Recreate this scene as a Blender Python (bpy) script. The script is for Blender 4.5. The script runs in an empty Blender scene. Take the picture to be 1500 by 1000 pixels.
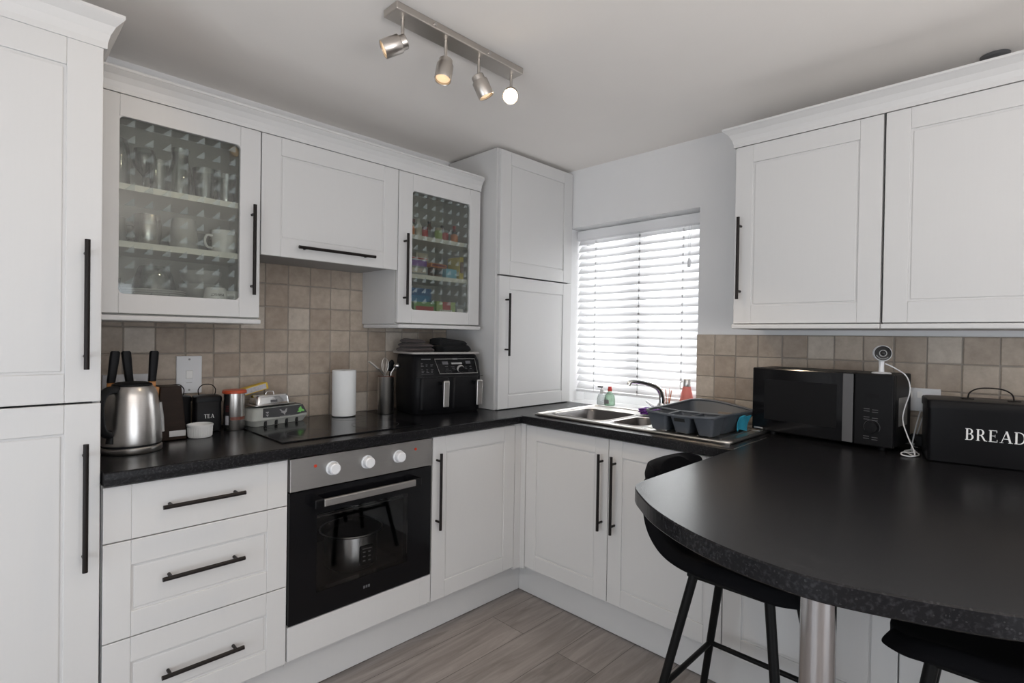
import bpy, bmesh, math, random
from mathutils import Vector, Matrix, Euler
random.seed(7)
PI = math.pi
scene = bpy.context.scene
COL = scene.collection

# ------------------------------------------------------------------ materials
def mat(name, color, rough=0.5, metal=0.0, spec=0.5, var=0.0, vscale=8.0, bump=0.0, bscale=60.0, stretch=(1, 1, 1), coat=0.0, trans=0.0, sheen=0.0):
    m = bpy.data.materials.new(name); m.use_nodes = True
    nt = m.node_tree; b = nt.nodes['Principled BSDF']
    b.inputs['Base Color'].default_value = (*color, 1)
    b.inputs['Roughness'].default_value = rough
    b.inputs['Metallic'].default_value = metal
    b.inputs['Specular IOR Level'].default_value = spec
    b.inputs['Coat Weight'].default_value = coat
    b.inputs['Transmission Weight'].default_value = trans
    b.inputs['Sheen Weight'].default_value = sheen
    tc = nt.nodes.new('ShaderNodeTexCoord'); mp = nt.nodes.new('ShaderNodeMapping')
    mp.inputs['Scale'].default_value = stretch
    nt.links.new(tc.outputs['Object'], mp.inputs['Vector'])
    n = nt.nodes.new('ShaderNodeTexNoise'); n.inputs['Scale'].default_value = vscale; n.inputs['Detail'].default_value = 4
    nt.links.new(mp.outputs['Vector'], n.inputs['Vector'])
    mix = nt.nodes.new('ShaderNodeMixRGB'); mix.blend_type = 'MIX'
    mix.inputs['Color1'].default_value = (*[max(0, c * (1 - var)) for c in color], 1)
    mix.inputs['Color2'].default_value = (*[min(1, c * (1 + var)) for c in color], 1)
    nt.links.new(n.outputs['Fac'], mix.inputs['Fac']); nt.links.new(mix.outputs['Color'], b.inputs['Base Color'])
    if bump > 0:
        n2 = nt.nodes.new('ShaderNodeTexNoise'); n2.inputs['Scale'].default_value = bscale; n2.inputs['Detail'].default_value = 3
        nt.links.new(mp.outputs['Vector'], n2.inputs['Vector'])
        bp = nt.nodes.new('ShaderNodeBump'); bp.inputs['Strength'].default_value = bump; bp.inputs['Distance'].default_value = 0.002
        nt.links.new(n2.outputs['Fac'], bp.inputs['Height']); nt.links.new(bp.outputs['Normal'], b.inputs['Normal'])
    return m

def glass_mat(name, tint=(1, 1, 1), gloss=0.12, rough=0.02, body=0.0, bodycol=(.6, .65, .65)):
    """thin glass: transparent mixed with a sharp reflection by facing angle, plus an optional whitish body"""
    m = bpy.data.materials.new(name); m.use_nodes = True; nt = m.node_tree
    for n in list(nt.nodes): nt.nodes.remove(n)
    out = nt.nodes.new('ShaderNodeOutputMaterial')
    tr = nt.nodes.new('ShaderNodeBsdfTransparent'); tr.inputs['Color'].default_value = (*tint, 1)
    gl = nt.nodes.new('ShaderNodeBsdfGlossy'); gl.inputs['Roughness'].default_value = rough
    lw = nt.nodes.new('ShaderNodeLayerWeight'); lw.inputs['Blend'].default_value = 0.25
    mr = nt.nodes.new('ShaderNodeMapRange'); mr.inputs['To Min'].default_value = gloss * .45; mr.inputs['To Max'].default_value = min(1, gloss * 5)
    nt.links.new(lw.outputs['Fresnel'], mr.inputs['Value'])
    mx = nt.nodes.new('ShaderNodeMixShader')
    nt.links.new(mr.outputs['Result'], mx.inputs['Fac'])
    first = tr
    if body > 0:
        df = nt.nodes.new('ShaderNodeBsdfDiffuse'); df.inputs['Color'].default_value = (*bodycol, 1)
        m0 = nt.nodes.new('ShaderNodeMixShader'); m0.inputs['Fac'].default_value = body
        nt.links.new(tr.outputs[0], m0.inputs[1]); nt.links.new(df.outputs[0], m0.inputs[2]); first = m0
    nt.links.new(first.outputs[0], mx.inputs[1]); nt.links.new(gl.outputs[0], mx.inputs[2])
    nt.links.new(mx.outputs[0], out.inputs['Surface'])
    return m

def emit_mat(name, color, strength):
    m = bpy.data.materials.new(name); m.use_nodes = True; nt = m.node_tree
    b = nt.nodes['Principled BSDF']; b.inputs['Base Color'].default_value = (*color, 1); b.inputs['Roughness'].default_value = .3
    b.inputs['Emission Color'].default_value = (*color, 1); b.inputs['Emission Strength'].default_value = strength
    return m

M = {}
M['wall'] = mat('painted_plaster', (.78, .78, .785), .85, var=.02, bump=.05, bscale=180)
M['ceil'] = mat('ceiling_paint', (.92, .88, .84), .9, var=.015)
M['cab'] = mat('white_foil_woodgrain', (.63, .625, .62), .40, var=.010, vscale=6, stretch=(30, 30, 1), bump=.03, bscale=8, spec=.4)
M['carc'] = mat('white_melamine', (.62, .615, .61), .45, var=.01)
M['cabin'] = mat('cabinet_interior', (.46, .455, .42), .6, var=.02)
M['shelf'] = mat('shelf_edge_white', (.80, .79, .72), .5, var=.01)
M['blk'] = mat('black_handle', (.012, .009, .008), .38, spec=.2, var=.1)
M['legblack'] = mat('black_metal_leg', (.007, .007, .007), .45, spec=.12, var=.1)
M['blackplastic'] = mat('black_plastic', (.009, .009, .010), .40, var=.1, spec=.14)
M['blackgloss'] = mat('black_gloss', (.005, .005, .006), .12, var=.1, spec=.28)
M['blackmatt'] = mat('black_matt', (.010, .010, .011), .5, var=.15, spec=.1)
M['enamel'] = mat('black_enamel', (.006, .006, .007), .34, var=.1, spec=.12)
M['steel'] = mat('brushed_steel', (.60, .58, .56), .28, metal=1, var=.06, vscale=30, stretch=(1, 1, 14), bump=.03, bscale=50)
M['steelv'] = mat('brushed_steel_across', (.44, .425, .41), .42, metal=1, var=.06, vscale=20, stretch=(1, 14, 14), bump=.03, bscale=50)
M['sinksteel'] = mat('sink_steel', (.58, .555, .525), .33, metal=1, var=.05)
M['sinkbowl'] = mat('sink_bowl_steel', (.17, .165, .165), .35, metal=.85, var=.05)
M['chrome'] = mat('chrome', (.72, .72, .72), .08, metal=1, var=.02)
M['silverline'] = mat('silver_line', (.50, .48, .46), .4, metal=.3, var=.03)
M['chrome_post'] = mat('polished_post', (.60, .60, .61), .16, metal=1, var=.08, vscale=25)
M['tanboard'] = mat('tan_board', (.16, .125, .10), .6, var=.1)
M['nickel'] = mat('satin_nickel', (.58, .54, .50), .34, metal=1, var=.05)
M['white'] = mat('white_ceramic', (.80, .80, .79), .25, var=.02)
M['whiteplastic'] = mat('white_plastic', (.74, .75, .77), .35, var=.01)
M['paper'] = mat('paper_towel', (.82, .83, .83), .9, var=.03, bump=.2, bscale=200)
M['greycer'] = mat('grey_stoneware', (.22, .22, .22), .25, var=.1)
M['blind'] = None
M['upvc'] = mat('white_upvc', (.8, .8, .8), .35, var=.01)
M['rack'] = mat('slate_plastic', (.075, .085, .10), .42, var=.05)
M['velvet'] = mat('black_velvet', (.005, .005, .006), .9, spec=.08, var=.2, bump=.1, bscale=200)
M['darkwood'] = mat('dark_wenge', (.028, .017, .012), .45, spec=.15, var=.3, vscale=12, stretch=(1, 1, 8))
M['orangewood'] = mat('orange_wood', (.55, .24, .07), .4, var=.25, vscale=10, stretch=(6, 6, 1))
M['red'] = mat('red_plastic', (.55, .04, .03), .35, var=.05)
M['orange'] = mat('orange_lid', (.50, .075, .025), .4, var=.06)
M['coral'] = mat('coral_paint', (.72, .20, .17), .4, var=.04)
M['purple'] = mat('purple_cloth', (.13, .03, .24), .8, var=.25, vscale=50)
M['cyan'] = mat('cyan_cloth', (.03, .33, .48), .75, var=.15, vscale=40)
M['eggcard'] = mat('egg_card', (.42, .43, .40), .9, var=.08, vscale=60, bump=.3)
M['charlabel'] = mat('charcoal_label', (.035, .035, .038), .5, var=.1)
M['green'] = mat('lime_print', (.18, .55, .12), .5, var=.05)
M['greyprint'] = mat('grey_print', (.32, .32, .32), .5, var=.02)
M['dimprint'] = mat('dim_grey_print', (.10, .10, .105), .5, var=.02)
M['whiteprint'] = mat('white_print', (.85, .85, .84), .5, var=.01)
M['blackprint'] = mat('black_print', (.01, .01, .01), .5, var=.01)
M['yellow'] = mat('yellow_card', (.70, .48, .06), .6, var=.05)
M['silvercard'] = mat('grey_silver_card', (.48, .47, .50), .5, var=.35, vscale=90)
M['browncloth'] = mat('taupe_towel', (.075, .058, .056), .95, var=.3, vscale=120, bump=.6, bscale=300, sheen=.1)
M['blackcloth'] = mat('black_towel', (.006, .006, .007), .95, var=.2, vscale=120, bump=.5, bscale=300, sheen=.03)
M['brownband'] = mat('rust_band', (.16, .05, .03), .4, var=.1)
M['dark_red'] = mat('dark_red_print', (.10, .02, .02), .4, var=.1)
M['amber'] = mat('reed_orange', (.60, .17, .05), .6, var=.1)
M['glass'] = glass_mat('clear_glass', (.93, .95, .94), .10)
M['pane'] = glass_mat('cabinet_pane', (.88, .895, .87), .13, body=.03, bodycol=(.40, .41, .38))
M['winpane'] = glass_mat('window_pane', (.97, .98, .98), .10)
M['ovenglass'] = glass_mat('oven_glass', (.72, .72, .72), .09)
def film_material(F):
    """frosted triangles on a 50 mm grid, clear in between"""
    m = bpy.data.materials.new('triangle_film'); m.use_nodes = True; nt = m.node_tree
    for n in list(nt.nodes): nt.nodes.remove(n)
    N = nt.nodes.new; out = N('ShaderNodeOutputMaterial'); tc = N('ShaderNodeTexCoord'); sx = N('ShaderNodeSeparateXYZ')
    nt.links.new(tc.outputs['Object'], sx.inputs[0])
    def math_(op, a, b):
        n = N('ShaderNodeMath'); n.operation = op
        for k, v in enumerate((a, b)):
            if isinstance(v, (int, float)): n.inputs[k].default_value = v
            else: nt.links.new(v, n.inputs[k])
        return n.outputs[0]
    fx = math_('FRACT', math_('MULTIPLY', math_('ADD', sx.outputs[0], 5.012), 20), 0); fz = math_('FRACT', math_('MULTIPLY', math_('ADD', sx.outputs[2], 5.03), 20), 0)
    msk = math_('MULTIPLY', math_('MULTIPLY', math_('LESS_THAN', fx, .54), math_('LESS_THAN', fz, .54)), math_('LESS_THAN', fz, fx))
    tr = N('ShaderNodeBsdfTransparent'); df = N('ShaderNodeBsdfDiffuse'); df.inputs['Color'].default_value = (.52, .60, .60, 1)
    mx = N('ShaderNodeMixShader'); nt.links.new(math_('MULTIPLY', msk, .29), mx.inputs[0]); nt.links.new(tr.outputs[0], mx.inputs[1]); nt.links.new(df.outputs[0], mx.inputs[2])
    nt.links.new(mx.outputs[0], out.inputs[0]); return m
M['film'] = film_material('A')
M['ware'] = glass_mat('glassware', (.80, .83, .82), .22, rough=.05, body=.07)
M['soap'] = glass_mat('soap_bottle_clear', (.90, .92, .92), .14, body=.25, bodycol=(.75, .78, .78))
M['soapgreen'] = glass_mat('soap_liquid_green', (.75, .92, .80), .14, body=.35, bodycol=(.45, .62, .48))
M['bulbon'] = emit_mat('lamp_glow_bright', (1, .80, .55), 30)
M['bulb'] = emit_mat('lamp_glow', (1, .70, .42), .75)
M['led'] = emit_mat('red_neon', (.55, .05, .02), .03)
M['lcd'] = mat('lcd_grey', (.10, .10, .11), .3, var=.02)

def worktop_material():
    m = bpy.data.materials.new('black_speckled_laminate'); m.use_nodes = True; nt = m.node_tree; b = nt.nodes['Principled BSDF']
    tc = nt.nodes.new('ShaderNodeTexCoord')
    v = nt.nodes.new('ShaderNodeTexVoronoi'); v.inputs['Scale'].default_value = 380
    n = nt.nodes.new('ShaderNodeTexNoise'); n.inputs['Scale'].default_value = 150; n.inputs['Detail'].default_value = 3
    for t in (v, n): nt.links.new(tc.outputs['Object'], t.inputs['Vector'])
    r1 = nt.nodes.new('ShaderNodeValToRGB'); r1.color_ramp.elements[0].position = .50; r1.color_ramp.elements[0].color = (.008, .008, .009, 1)
    r1.color_ramp.elements[1].position = .72; r1.color_ramp.elements[1].color = (.026, .025, .028, 1)
    nt.links.new(n.outputs['Fac'], r1.inputs['Fac'])
    sep = nt.nodes.new('ShaderNodeSeparateColor'); nt.links.new(v.outputs['Color'], sep.inputs['Color'])
    gt = nt.nodes.new('ShaderNodeMath'); gt.operation = 'GREATER_THAN'; gt.inputs[1].default_value = .975
    nt.links.new(sep.outputs[0], gt.inputs[0])
    mx = nt.nodes.new('ShaderNodeMixRGB'); mx.inputs['Color2'].default_value = (.030, .029, .031, 1)
    nt.links.new(gt.outputs[0], mx.inputs['Fac']); nt.links.new(r1.outputs['Color'], mx.inputs['Color1'])
    nt.links.new(mx.outputs['Color'], b.inputs['Base Color'])
    b.inputs['Roughness'].default_value = .26; b.inputs['Specular IOR Level'].default_value = .20
    bp = nt.nodes.new('ShaderNodeBump'); bp.inputs['Strength'].default_value = .05; bp.inputs['Distance'].default_value = .0004
    nt.links.new(n.outputs['Fac'], bp.inputs['Height']); nt.links.new(bp.outputs['Normal'], b.inputs['Normal'])
    return m
M['top'] = worktop_material()

def tile_material():
    m = bpy.data.materials.new('tumbled_travertine'); m.use_nodes = True; nt = m.node_tree; b = nt.nodes['Principled BSDF']
    geo = nt.nodes.new('ShaderNodeNewGeometry'); tc = nt.nodes.new('ShaderNodeTexCoord')
    n = nt.nodes.new('ShaderNodeTexNoise'); n.inputs['Scale'].default_value = 22; n.inputs['Detail'].default_value = 8; n.inputs['Roughness'].default_value = .65
    add = nt.nodes.new('ShaderNodeVectorMath'); add.operation = 'ADD'
    sc = nt.nodes.new('ShaderNodeVectorMath'); sc.operation = 'SCALE'; sc.inputs['Scale'].default_value = 40
    nt.links.new(geo.outputs['Random Per Island'], sc.inputs[0])
    nt.links.new(tc.outputs['Object'], add.inputs[0]); nt.links.new(sc.outputs[0], add.inputs[1]); nt.links.new(add.outputs[0], n.inputs['Vector'])
    r0 = nt.nodes.new('ShaderNodeValToRGB')
    e = r0.color_ramp.elements; e[0].position = 0; e[0].color = (.385, .315, .255, 1); e[1].position = 1; e[1].color = (.61, .555, .49, 1)
    x = r0.color_ramp.elements.new(.5); x.color = (.47, .40, .33, 1)
    x = r0.color_ramp.elements.new(.8); x.color = (.50, .43, .355, 1)
    nt.links.new(geo.outputs['Random Per Island'], r0.inputs['Fac'])
    r1 = nt.nodes.new('ShaderNodeValToRGB'); r1.color_ramp.elements[0].position = .3; r1.color_ramp.elements[0].color = (.78, .76, .74, 1)
    r1.color_ramp.elements[1].position = .7; r1.color_ramp.elements[1].color = (1.08, 1.08, 1.08, 1)
    nt.links.new(n.outputs['Fac'], r1.inputs['Fac'])
    mu = nt.nodes.new('ShaderNodeMixRGB'); mu.blend_type = 'MULTIPLY'; mu.inputs['Fac'].default_value = 1
    nt.links.new(r0.outputs['Color'], mu.inputs['Color1']); nt.links.new(r1.outputs['Color'], mu.inputs['Color2'])
    nt.links.new(mu.outputs['Color'], b.inputs['Base Color'])
    b.inputs['Roughness'].default_value = .55
    bp = nt.nodes.new('ShaderNodeBump'); bp.inputs['Strength'].default_value = .35; bp.inputs['Distance'].default_value = .002
    nt.links.new(n.outputs['Fac'], bp.inputs['Height']); nt.links.new(bp.outputs['Normal'], b.inputs['Normal'])
    return m
M['tile'] = tile_material()
M['grout'] = mat('grout', (.33, .295, .26), .9, var=.1, vscale=60)

def floor_material():
    m = bpy.data.materials.new('grey_oak_laminate'); m.use_nodes = True; nt = m.node_tree; b = nt.nodes['Principled BSDF']
    tc = nt.nodes.new('ShaderNodeTexCoord')
    mp = nt.nodes.new('ShaderNodeMapping'); mp.inputs['Location'].default_value = (.35, .07, 0)
    nt.links.new(tc.outputs['Object'], mp.inputs['Vector'])
    br = nt.nodes.new('ShaderNodeTexBrick'); br.inputs['Scale'].default_value = 1
    br.inputs['Brick Width'].default_value = 1.25; br.inputs['Row Height'].default_value = .19; br.inputs['Mortar Size'].default_value = .0012
    br.inputs['Color1'].default_value = (0, 0, 0, 1); br.inputs['Color2'].default_value = (1, 1, 1, 1); br.inputs['Mortar'].default_value = (.5, .5, .5, 1)
    br.offset = .37
    nt.links.new(mp.outputs['Vector'], br.inputs['Vector'])
    sh = nt.nodes.new('ShaderNodeVectorMath'); sh.operation = 'MULTIPLY_ADD'; sh.inputs[1].default_value = (7, 3, 5)
    nt.links.new(br.outputs['Color'], sh.inputs[0]); nt.links.new(mp.outputs['Vector'], sh.inputs[2])
    st = nt.nodes.new('ShaderNodeMapping'); st.inputs['Scale'].default_value = (1.2, 11, 1); nt.links.new(sh.outputs[0], st.inputs['Vector'])
    n = nt.nodes.new('ShaderNodeTexNoise'); n.inputs['Scale'].default_value = 2.6; n.inputs['Detail'].default_value = 9; n.inputs['Roughness'].default_value = .62; n.inputs['Distortion'].default_value = .7
    nt.links.new(st.outputs['Vector'], n.inputs['Vector'])
    r = nt.nodes.new('ShaderNodeValToRGB'); e = r.color_ramp.elements
    e[0].position = .28; e[0].color = (.165, .145, .135, 1); e[1].position = .72; e[1].color = (.335, .302, .288, 1)
    nt.links.new(n.outputs['Fac'], r.inputs['Fac'])
    r2 = nt.nodes.new('ShaderNodeValToRGB'); r2.color_ramp.elements[0].color = (.82, .82, .82, 1); r2.color_ramp.elements[1].color = (1.12, 1.12, 1.12, 1)
    nt.links.new(br.outputs['Color'], r2.inputs['Fac'])
    mu = nt.nodes.new('ShaderNodeMixRGB'); mu.blend_type = 'MULTIPLY'; mu.inputs['Fac'].default_value = 1
    nt.links.new(r.outputs['Color'], mu.inputs['Color1']); nt.links.new(r2.outputs['Color'], mu.inputs['Color2'])
    mk = nt.nodes.new('ShaderNodeMixRGB'); mk.inputs['Color2'].default_value = (.07, .06, .055, 1)
    nt.links.new(br.outputs['Fac'], mk.inputs['Fac']); nt.links.new(mu.outputs['Color'], mk.inputs['Color1'])
    nt.links.new(mk.outputs['Color'], b.inputs['Base Color'])
    b.inputs['Roughness'].default_value = .42
    return m
M['floor'] = floor_material()

def blind_material():
    m = bpy.data.materials.new('white_blind_slat'); m.use_nodes = True; nt = m.node_tree
    b = nt.nodes['Principled BSDF']; b.inputs['Base Color'].default_value = (.82, .82, .83, 1); b.inputs['Roughness'].default_value = .5
    tr = nt.nodes.new('ShaderNodeBsdfTranslucent'); tr.inputs['Color'].default_value = (.85, .85, .86, 1)
    mx = nt.nodes.new('ShaderNodeMixShader'); mx.inputs['Fac'].default_value = .25
    out = nt.nodes['Material Output']
    nt.links.new(b.outputs[0], mx.inputs[1]); nt.links.new(tr.outputs[0], mx.inputs[2]); nt.links.new(mx.outputs[0], out.inputs['Surface'])
    return m
M['blind'] = blind_material()

# ------------------------------------------------------------------ mesh builder
class MB:
    def __init__(s): s.bm = bmesh.new(); s.sm = []
    def _join(s, t, smooth=False):
        me = bpy.data.meshes.new('tmp')
        bmesh.ops.recalc_face_normals(t, faces=t.faces)
        for f in t.faces: f.smooth = smooth
        t.to_mesh(me); t.free(); s.bm.from_mesh(me); bpy.data.meshes.remove(me); return s
    def box(s, x0, x1, y0, y1, z0, z1, bev=0.0, seg=2, rot=None, smooth=False):
        t = bmesh.new(); bmesh.ops.create_cube(t, size=1)
        c = Vector(((x0+x1)/2, (y0+y1)/2, (z0+z1)/2)); d = (abs(x1-x0), abs(y1-y0), abs(z1-z0))
        for v in t.verts: v.co = Vector((v.co.x*d[0], v.co.y*d[1], v.co.z*d[2]))
        if bev > 0: bmesh.ops.bevel(t, geom=list(t.edges), offset=min(bev, min(d)*.49), segments=seg, profile=.5, affect='EDGES')
        for v in t.verts:
            if rot: v.co = Euler(rot).to_matrix() @ v.co
            v.co += c
        return s._join(t, smooth)
    def tube(s, pts, r, seg=10, closed=False, caps=True):
        pts = [Vector(p) for p in pts]; t = bmesh.new(); n = len(pts); rings = []
        rr = r if isinstance(r, (list, tuple)) else [r]*n
        prev = None
        for i, p in enumerate(pts):
            if closed: d = pts[(i+1) % n] - pts[i-1]
            else: d = pts[min(i+1, n-1)] - pts[max(i-1, 0)]
            d.normalize()
            if prev is None:
                a = Vector((0, 0, 1)) if abs(d.z) < .9 else Vector((1, 0, 0)); u = d.cross(a).normalized()
            else:
                u = prev - d*prev.dot(d)
                u = u.normalized() if u.length > 1e-6 else d.orthogonal().normalized()
            prev = u; w = d.cross(u)
            rings.append([t.verts.new(p + (u*math.cos(k*2*PI/seg) + w*math.sin(k*2*PI/seg))*rr[i]) for k in range(seg)])
        for i in range(n if closed else n-1):
            a, b = rings[i], rings[(i+1) % n]
            for k in range(seg): t.faces.new((a[k], a[(k+1) % seg], b[(k+1) % seg], b[k]))
        if caps and not closed: t.faces.new(rings[0][::-1]); t.faces.new(rings[-1])
        return s._join(t, True)
    def cyl(s, p0, p1, r0, r1=None, seg=24): return s.tube([p0, p1], [r0, r0 if r1 is None else r1], seg)
    def lathe(s, prof, c=(0, 0, 0), seg=32, M4=None, closed=False):
        """profile [(r,z)]; revolved about z"""
        t = bmesh.new(); rings = []
        for r, z in prof:
            if r < 1e-6: rings.append([t.verts.new((0, 0, z))])
            else: rings.append([t.verts.new((r*math.cos(k*2*PI/seg), r*math.sin(k*2*PI/seg), z)) for k in range(seg)])
        pr = list(zip(rings, rings[1:])) + ([(rings[-1], rings[0])] if closed else [])
        for a, b in pr:
            if len(a) == 1 and len(b) == 1: continue
            for k in range(seg):
                k2 = (k+1) % seg
                if len(a) == 1: t.faces.new((a[0], b[k2], b[k]))
                elif len(b) == 1: t.faces.new((a[k], a[k2], b[0]))
                else: t.faces.new((a[k], a[k2], b[k2], b[k]))
        for v in t.verts:
            if M4 is not None: v.co = M4 @ v.co
            v.co += Vector(c)
        return s._join(t, True)
    def prism(s, poly, fn0, fn1, bev=0, seg=2, smooth=False):
        """poly 2-D; fn0/fn1 map (a,b) to the two end faces"""
        t = bmesh.new()
        A = [t.verts.new(fn0(*p)) for p in poly]; B = [t.verts.new(fn1(*p)) for p in poly]; n = len(poly)
        t.faces.new(A[::-1]); t.faces.new(B)
        for i in range(n): t.faces.new((A[i], A[(i+1) % n], B[(i+1) % n], B[i]))
        if bev > 0: bmesh.ops.bevel(t, geom=list(t.edges), offset=bev, segments=seg, profile=.5, affect='EDGES')
        return s._join(t, smooth)
    def loft(s, loops, cap0=True, cap1=True, smooth=True):
        t = bmesh.new(); R = [[t.verts.new(p) for p in l] for l in loops]; n = len(R[0])
        for a, b in zip(R, R[1:]):
            for k in range(n): t.faces.new((a[k], a[(k+1) % n], b[(k+1) % n], b[k]))
        if cap0: t.faces.new(R[0][::-1])
        if cap1: t.faces.new(R[-1])
        return s._join(t, smooth)
    def grid(s, f, nu, nv):
        t = bmesh.new(); V = [[t.verts.new(f(i/nu, j/nv)) for j in range(nv+1)] for i in range(nu+1)]
        for i in range(nu):
            for j in range(nv): t.faces.new((V[i][j], V[i+1][j], V[i+1][j+1], V[i][j+1]))
        return s._join(t, True)
    def poly(s, pts):
        t = bmesh.new(); t.faces.new([t.verts.new(p) for p in pts])
        me = bpy.data.meshes.new('tmp'); t.to_mesh(me); t.free(); s.bm.from_mesh(me); bpy.data.meshes.remove(me); return s
    def ball(s, c, r, sc=(1, 1, 1), rot=None, seg=20):
        t = bmesh.new(); bmesh.ops.create_uvsphere(t, u_segments=seg, v_segments=seg//2, radius=r)
        for v in t.verts:
            v.co = Vector((v.co.x*sc[0], v.co.y*sc[1], v.co.z*sc[2]))
            if rot: v.co = Euler(rot).to_matrix() @ v.co
            v.co += Vector(c)
        return s._join(t, True)
    def build(s, name, m, parent=None, world=False, auto=True):
        me = bpy.data.meshes.new(name)
        off = Vector((0, 0, 0))
        if world and parent is not None:
            p = parent
            while p.parent: p = p.parent
            off = p.location.copy()
        if off.length: bmesh.ops.translate(s.bm, verts=s.bm.verts, vec=-off)
        if auto:
            lim = math.radians(38)
            for e in s.bm.edges:
                lf = e.link_faces
                e.smooth = len(lf) == 2 and lf[0].smooth and lf[1].smooth and e.calc_face_angle(0) < lim
        s.bm.to_mesh(me); s.bm.free()
        o = bpy.data.objects.new(name, me); COL.objects.link(o)
        me.materials.append(M[m] if isinstance(m, str) else m)
        if parent is not None: o.parent = parent
        return o

def thing(name, label, cat, loc=(0, 0, 0), rot=0, group=None):
    o = bpy.data.objects.new(name, None); COL.objects.link(o); o.empty_display_size = .05
    o.location = loc; o.rotation_euler = (0, 0, rot); o['label'] = label; o['category'] = cat
    if group: o['group'] = group
    return o
def tag(o, label, cat, group=None):
    o['label'] = label; o['category'] = cat
    if group: o['group'] = group
    return o
def solo(mb, name, m, label, cat, group=None):
    """a thing that is one mesh: origin moved to its base centre"""
    bm = mb.bm; xs = [v.co.x for v in bm.verts]; ys = [v.co.y for v in bm.verts]; zs = [v.co.z for v in bm.verts]
    c = Vector(((min(xs)+max(xs))/2, (min(ys)+max(ys))/2, min(zs)))
    bmesh.ops.translate(bm, verts=bm.verts, vec=-c)
    o = mb.build(name, m); o.location = c; return tag(o, label, cat, group)
def struct(o):
    o['kind'] = 'structure'; return o

def solidify(o, th, sub=0, offset=0):
    md = o.modifiers.new('thickness', 'SOLIDIFY'); md.thickness = th; md.offset = offset
    if sub:
        sd = o.modifiers.new('smooth', 'SUBSURF'); sd.levels = sub; sd.render_levels = sub
    return o

def catmull(P, k=8, closed=False):
    P = [Vector(p) for p in P]; n = len(P); out = []
    for i in range(n if closed else n-1):
        if closed: a, b, c, d = P[i-1], P[i], P[(i+1) % n], P[(i+2) % n]
        else: a, b, c, d = P[max(i-1, 0)], P[i], P[i+1], P[min(i+2, n-1)]
        for j in range(k):
            t = j/k
            out.append(.5*((2*b)+(c-a)*t+(2*a-5*b+4*c-d)*t*t+(3*b-a-3*c+d)*t**3))
    if not closed: out.append(P[-1])
    return out

def rrect(x0, x1, y0, y1, r, k=5):
    out = []
    for cx, cy, a0 in ((x1-r, y1-r, 0), (x0+r, y1-r, 90), (x0+r, y0+r, 180), (x1-r, y0+r, 270)):
        for j in range(k+1):
            a = math.radians(a0+90*j/k); out.append((cx+r*math.cos(a), cy+r*math.sin(a)))
    return out

# frames of the two walls: F='A' back wall (s is x, depth is -y); F='B' window wall (s is y, depth is -x)
def P3(F, s, d, z): return Vector((s, -d, z)) if F == 'A' else Vector((-d, s, z))
def fbox(mb, F, s0, s1, d0, d1, z0, z1, bev=0, seg=2):
    s0, s1 = min(s0, s1), max(s0, s1)
    if F == 'A': return mb.box(s0, s1, -d1, -d0, z0, z1, bev, seg)
    return mb.box(-d1, -d0, s0, s1, z0, z1, bev, seg)

def handle(parent, F, s0, z0, s1, z1, d):
    """black bar handle with two posts, standing off the face at depth d"""
    mb = MB(); a = P3(F, s0, d+.032, z0); b = P3(F, s1, d+.032, z1)
    mb.tube([a, b], .0062, 12)
    for t in (.1, .9):
        p = a.lerp(b, t); q = P3(F, s0+(s1-s0)*t, d-.001, z0+(z1-z0)*t)
        mb.tube([q, p], .0048, 10)
    return mb.build('handle', 'blk', parent, world=True)

def shaker(parent, F, s0, s1, z0, z1, d, name='door', st=.07, rl=.07, panel=True, th=.019):
    """routed foil door: full-height stiles, rails between them, set-back inner panel"""
    mb = MB(); s0, s1 = min(s0, s1), max(s0, s1); b = .0018
    fbox(mb, F, s0+.001, s1-.001, d-th, d-.0055, z0+.001, z1-.001)
    fbox(mb, F, s0, s0+st, d-th+.002, d, z0, z1, b); fbox(mb, F, s1-st, s1, d-th+.002, d, z0, z1, b)
    if panel:
        fbox(mb, F, s0+st, s1-st, d-th+.002, d, z1-rl, z1, b); fbox(mb, F, s0+st, s1-st, d-th+.002, d, z0, z0+rl, b)
        fbox(mb, F, s0+st+.006, s1-st-.006, d-th+.002, d-.0028, z0+rl+.006, z1-rl-.006, .003, 2)
    else:
        fbox(mb, F, s0+st, s1-st, d-th+.002, d, z0, z1, b)
    return mb.build(name, 'cab', parent, world=True)

def text_mesh(txt, size, name, m, parent, Mx, extrude=.0003, font_scale=(1, 1)):
    cu = bpy.data.curves.new('txt', 'FONT'); cu.body = txt; cu.size = size; cu.align_x = 'CENTER'; cu.align_y = 'CENTER'; cu.extrude = extrude
    o = bpy.data.objects.new('txt', cu); COL.objects.link(o)
    dg = bpy.context.evaluated_depsgraph_get(); me = bpy.data.meshes.new_from_object(o.evaluated_get(dg))
    bpy.data.objects.remove(o); bpy.data.curves.remove(cu)
    me.name = name
    for v in me.vertices: v.co = Mx @ Vector((v.co.x*font_scale[0], v.co.y*font_scale[1], v.co.z))
    me.materials.clear(); me.materials.append(M[m])
    ob = bpy.data.objects.new(name, me); COL.objects.link(ob); ob.parent = parent; return ob

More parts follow.
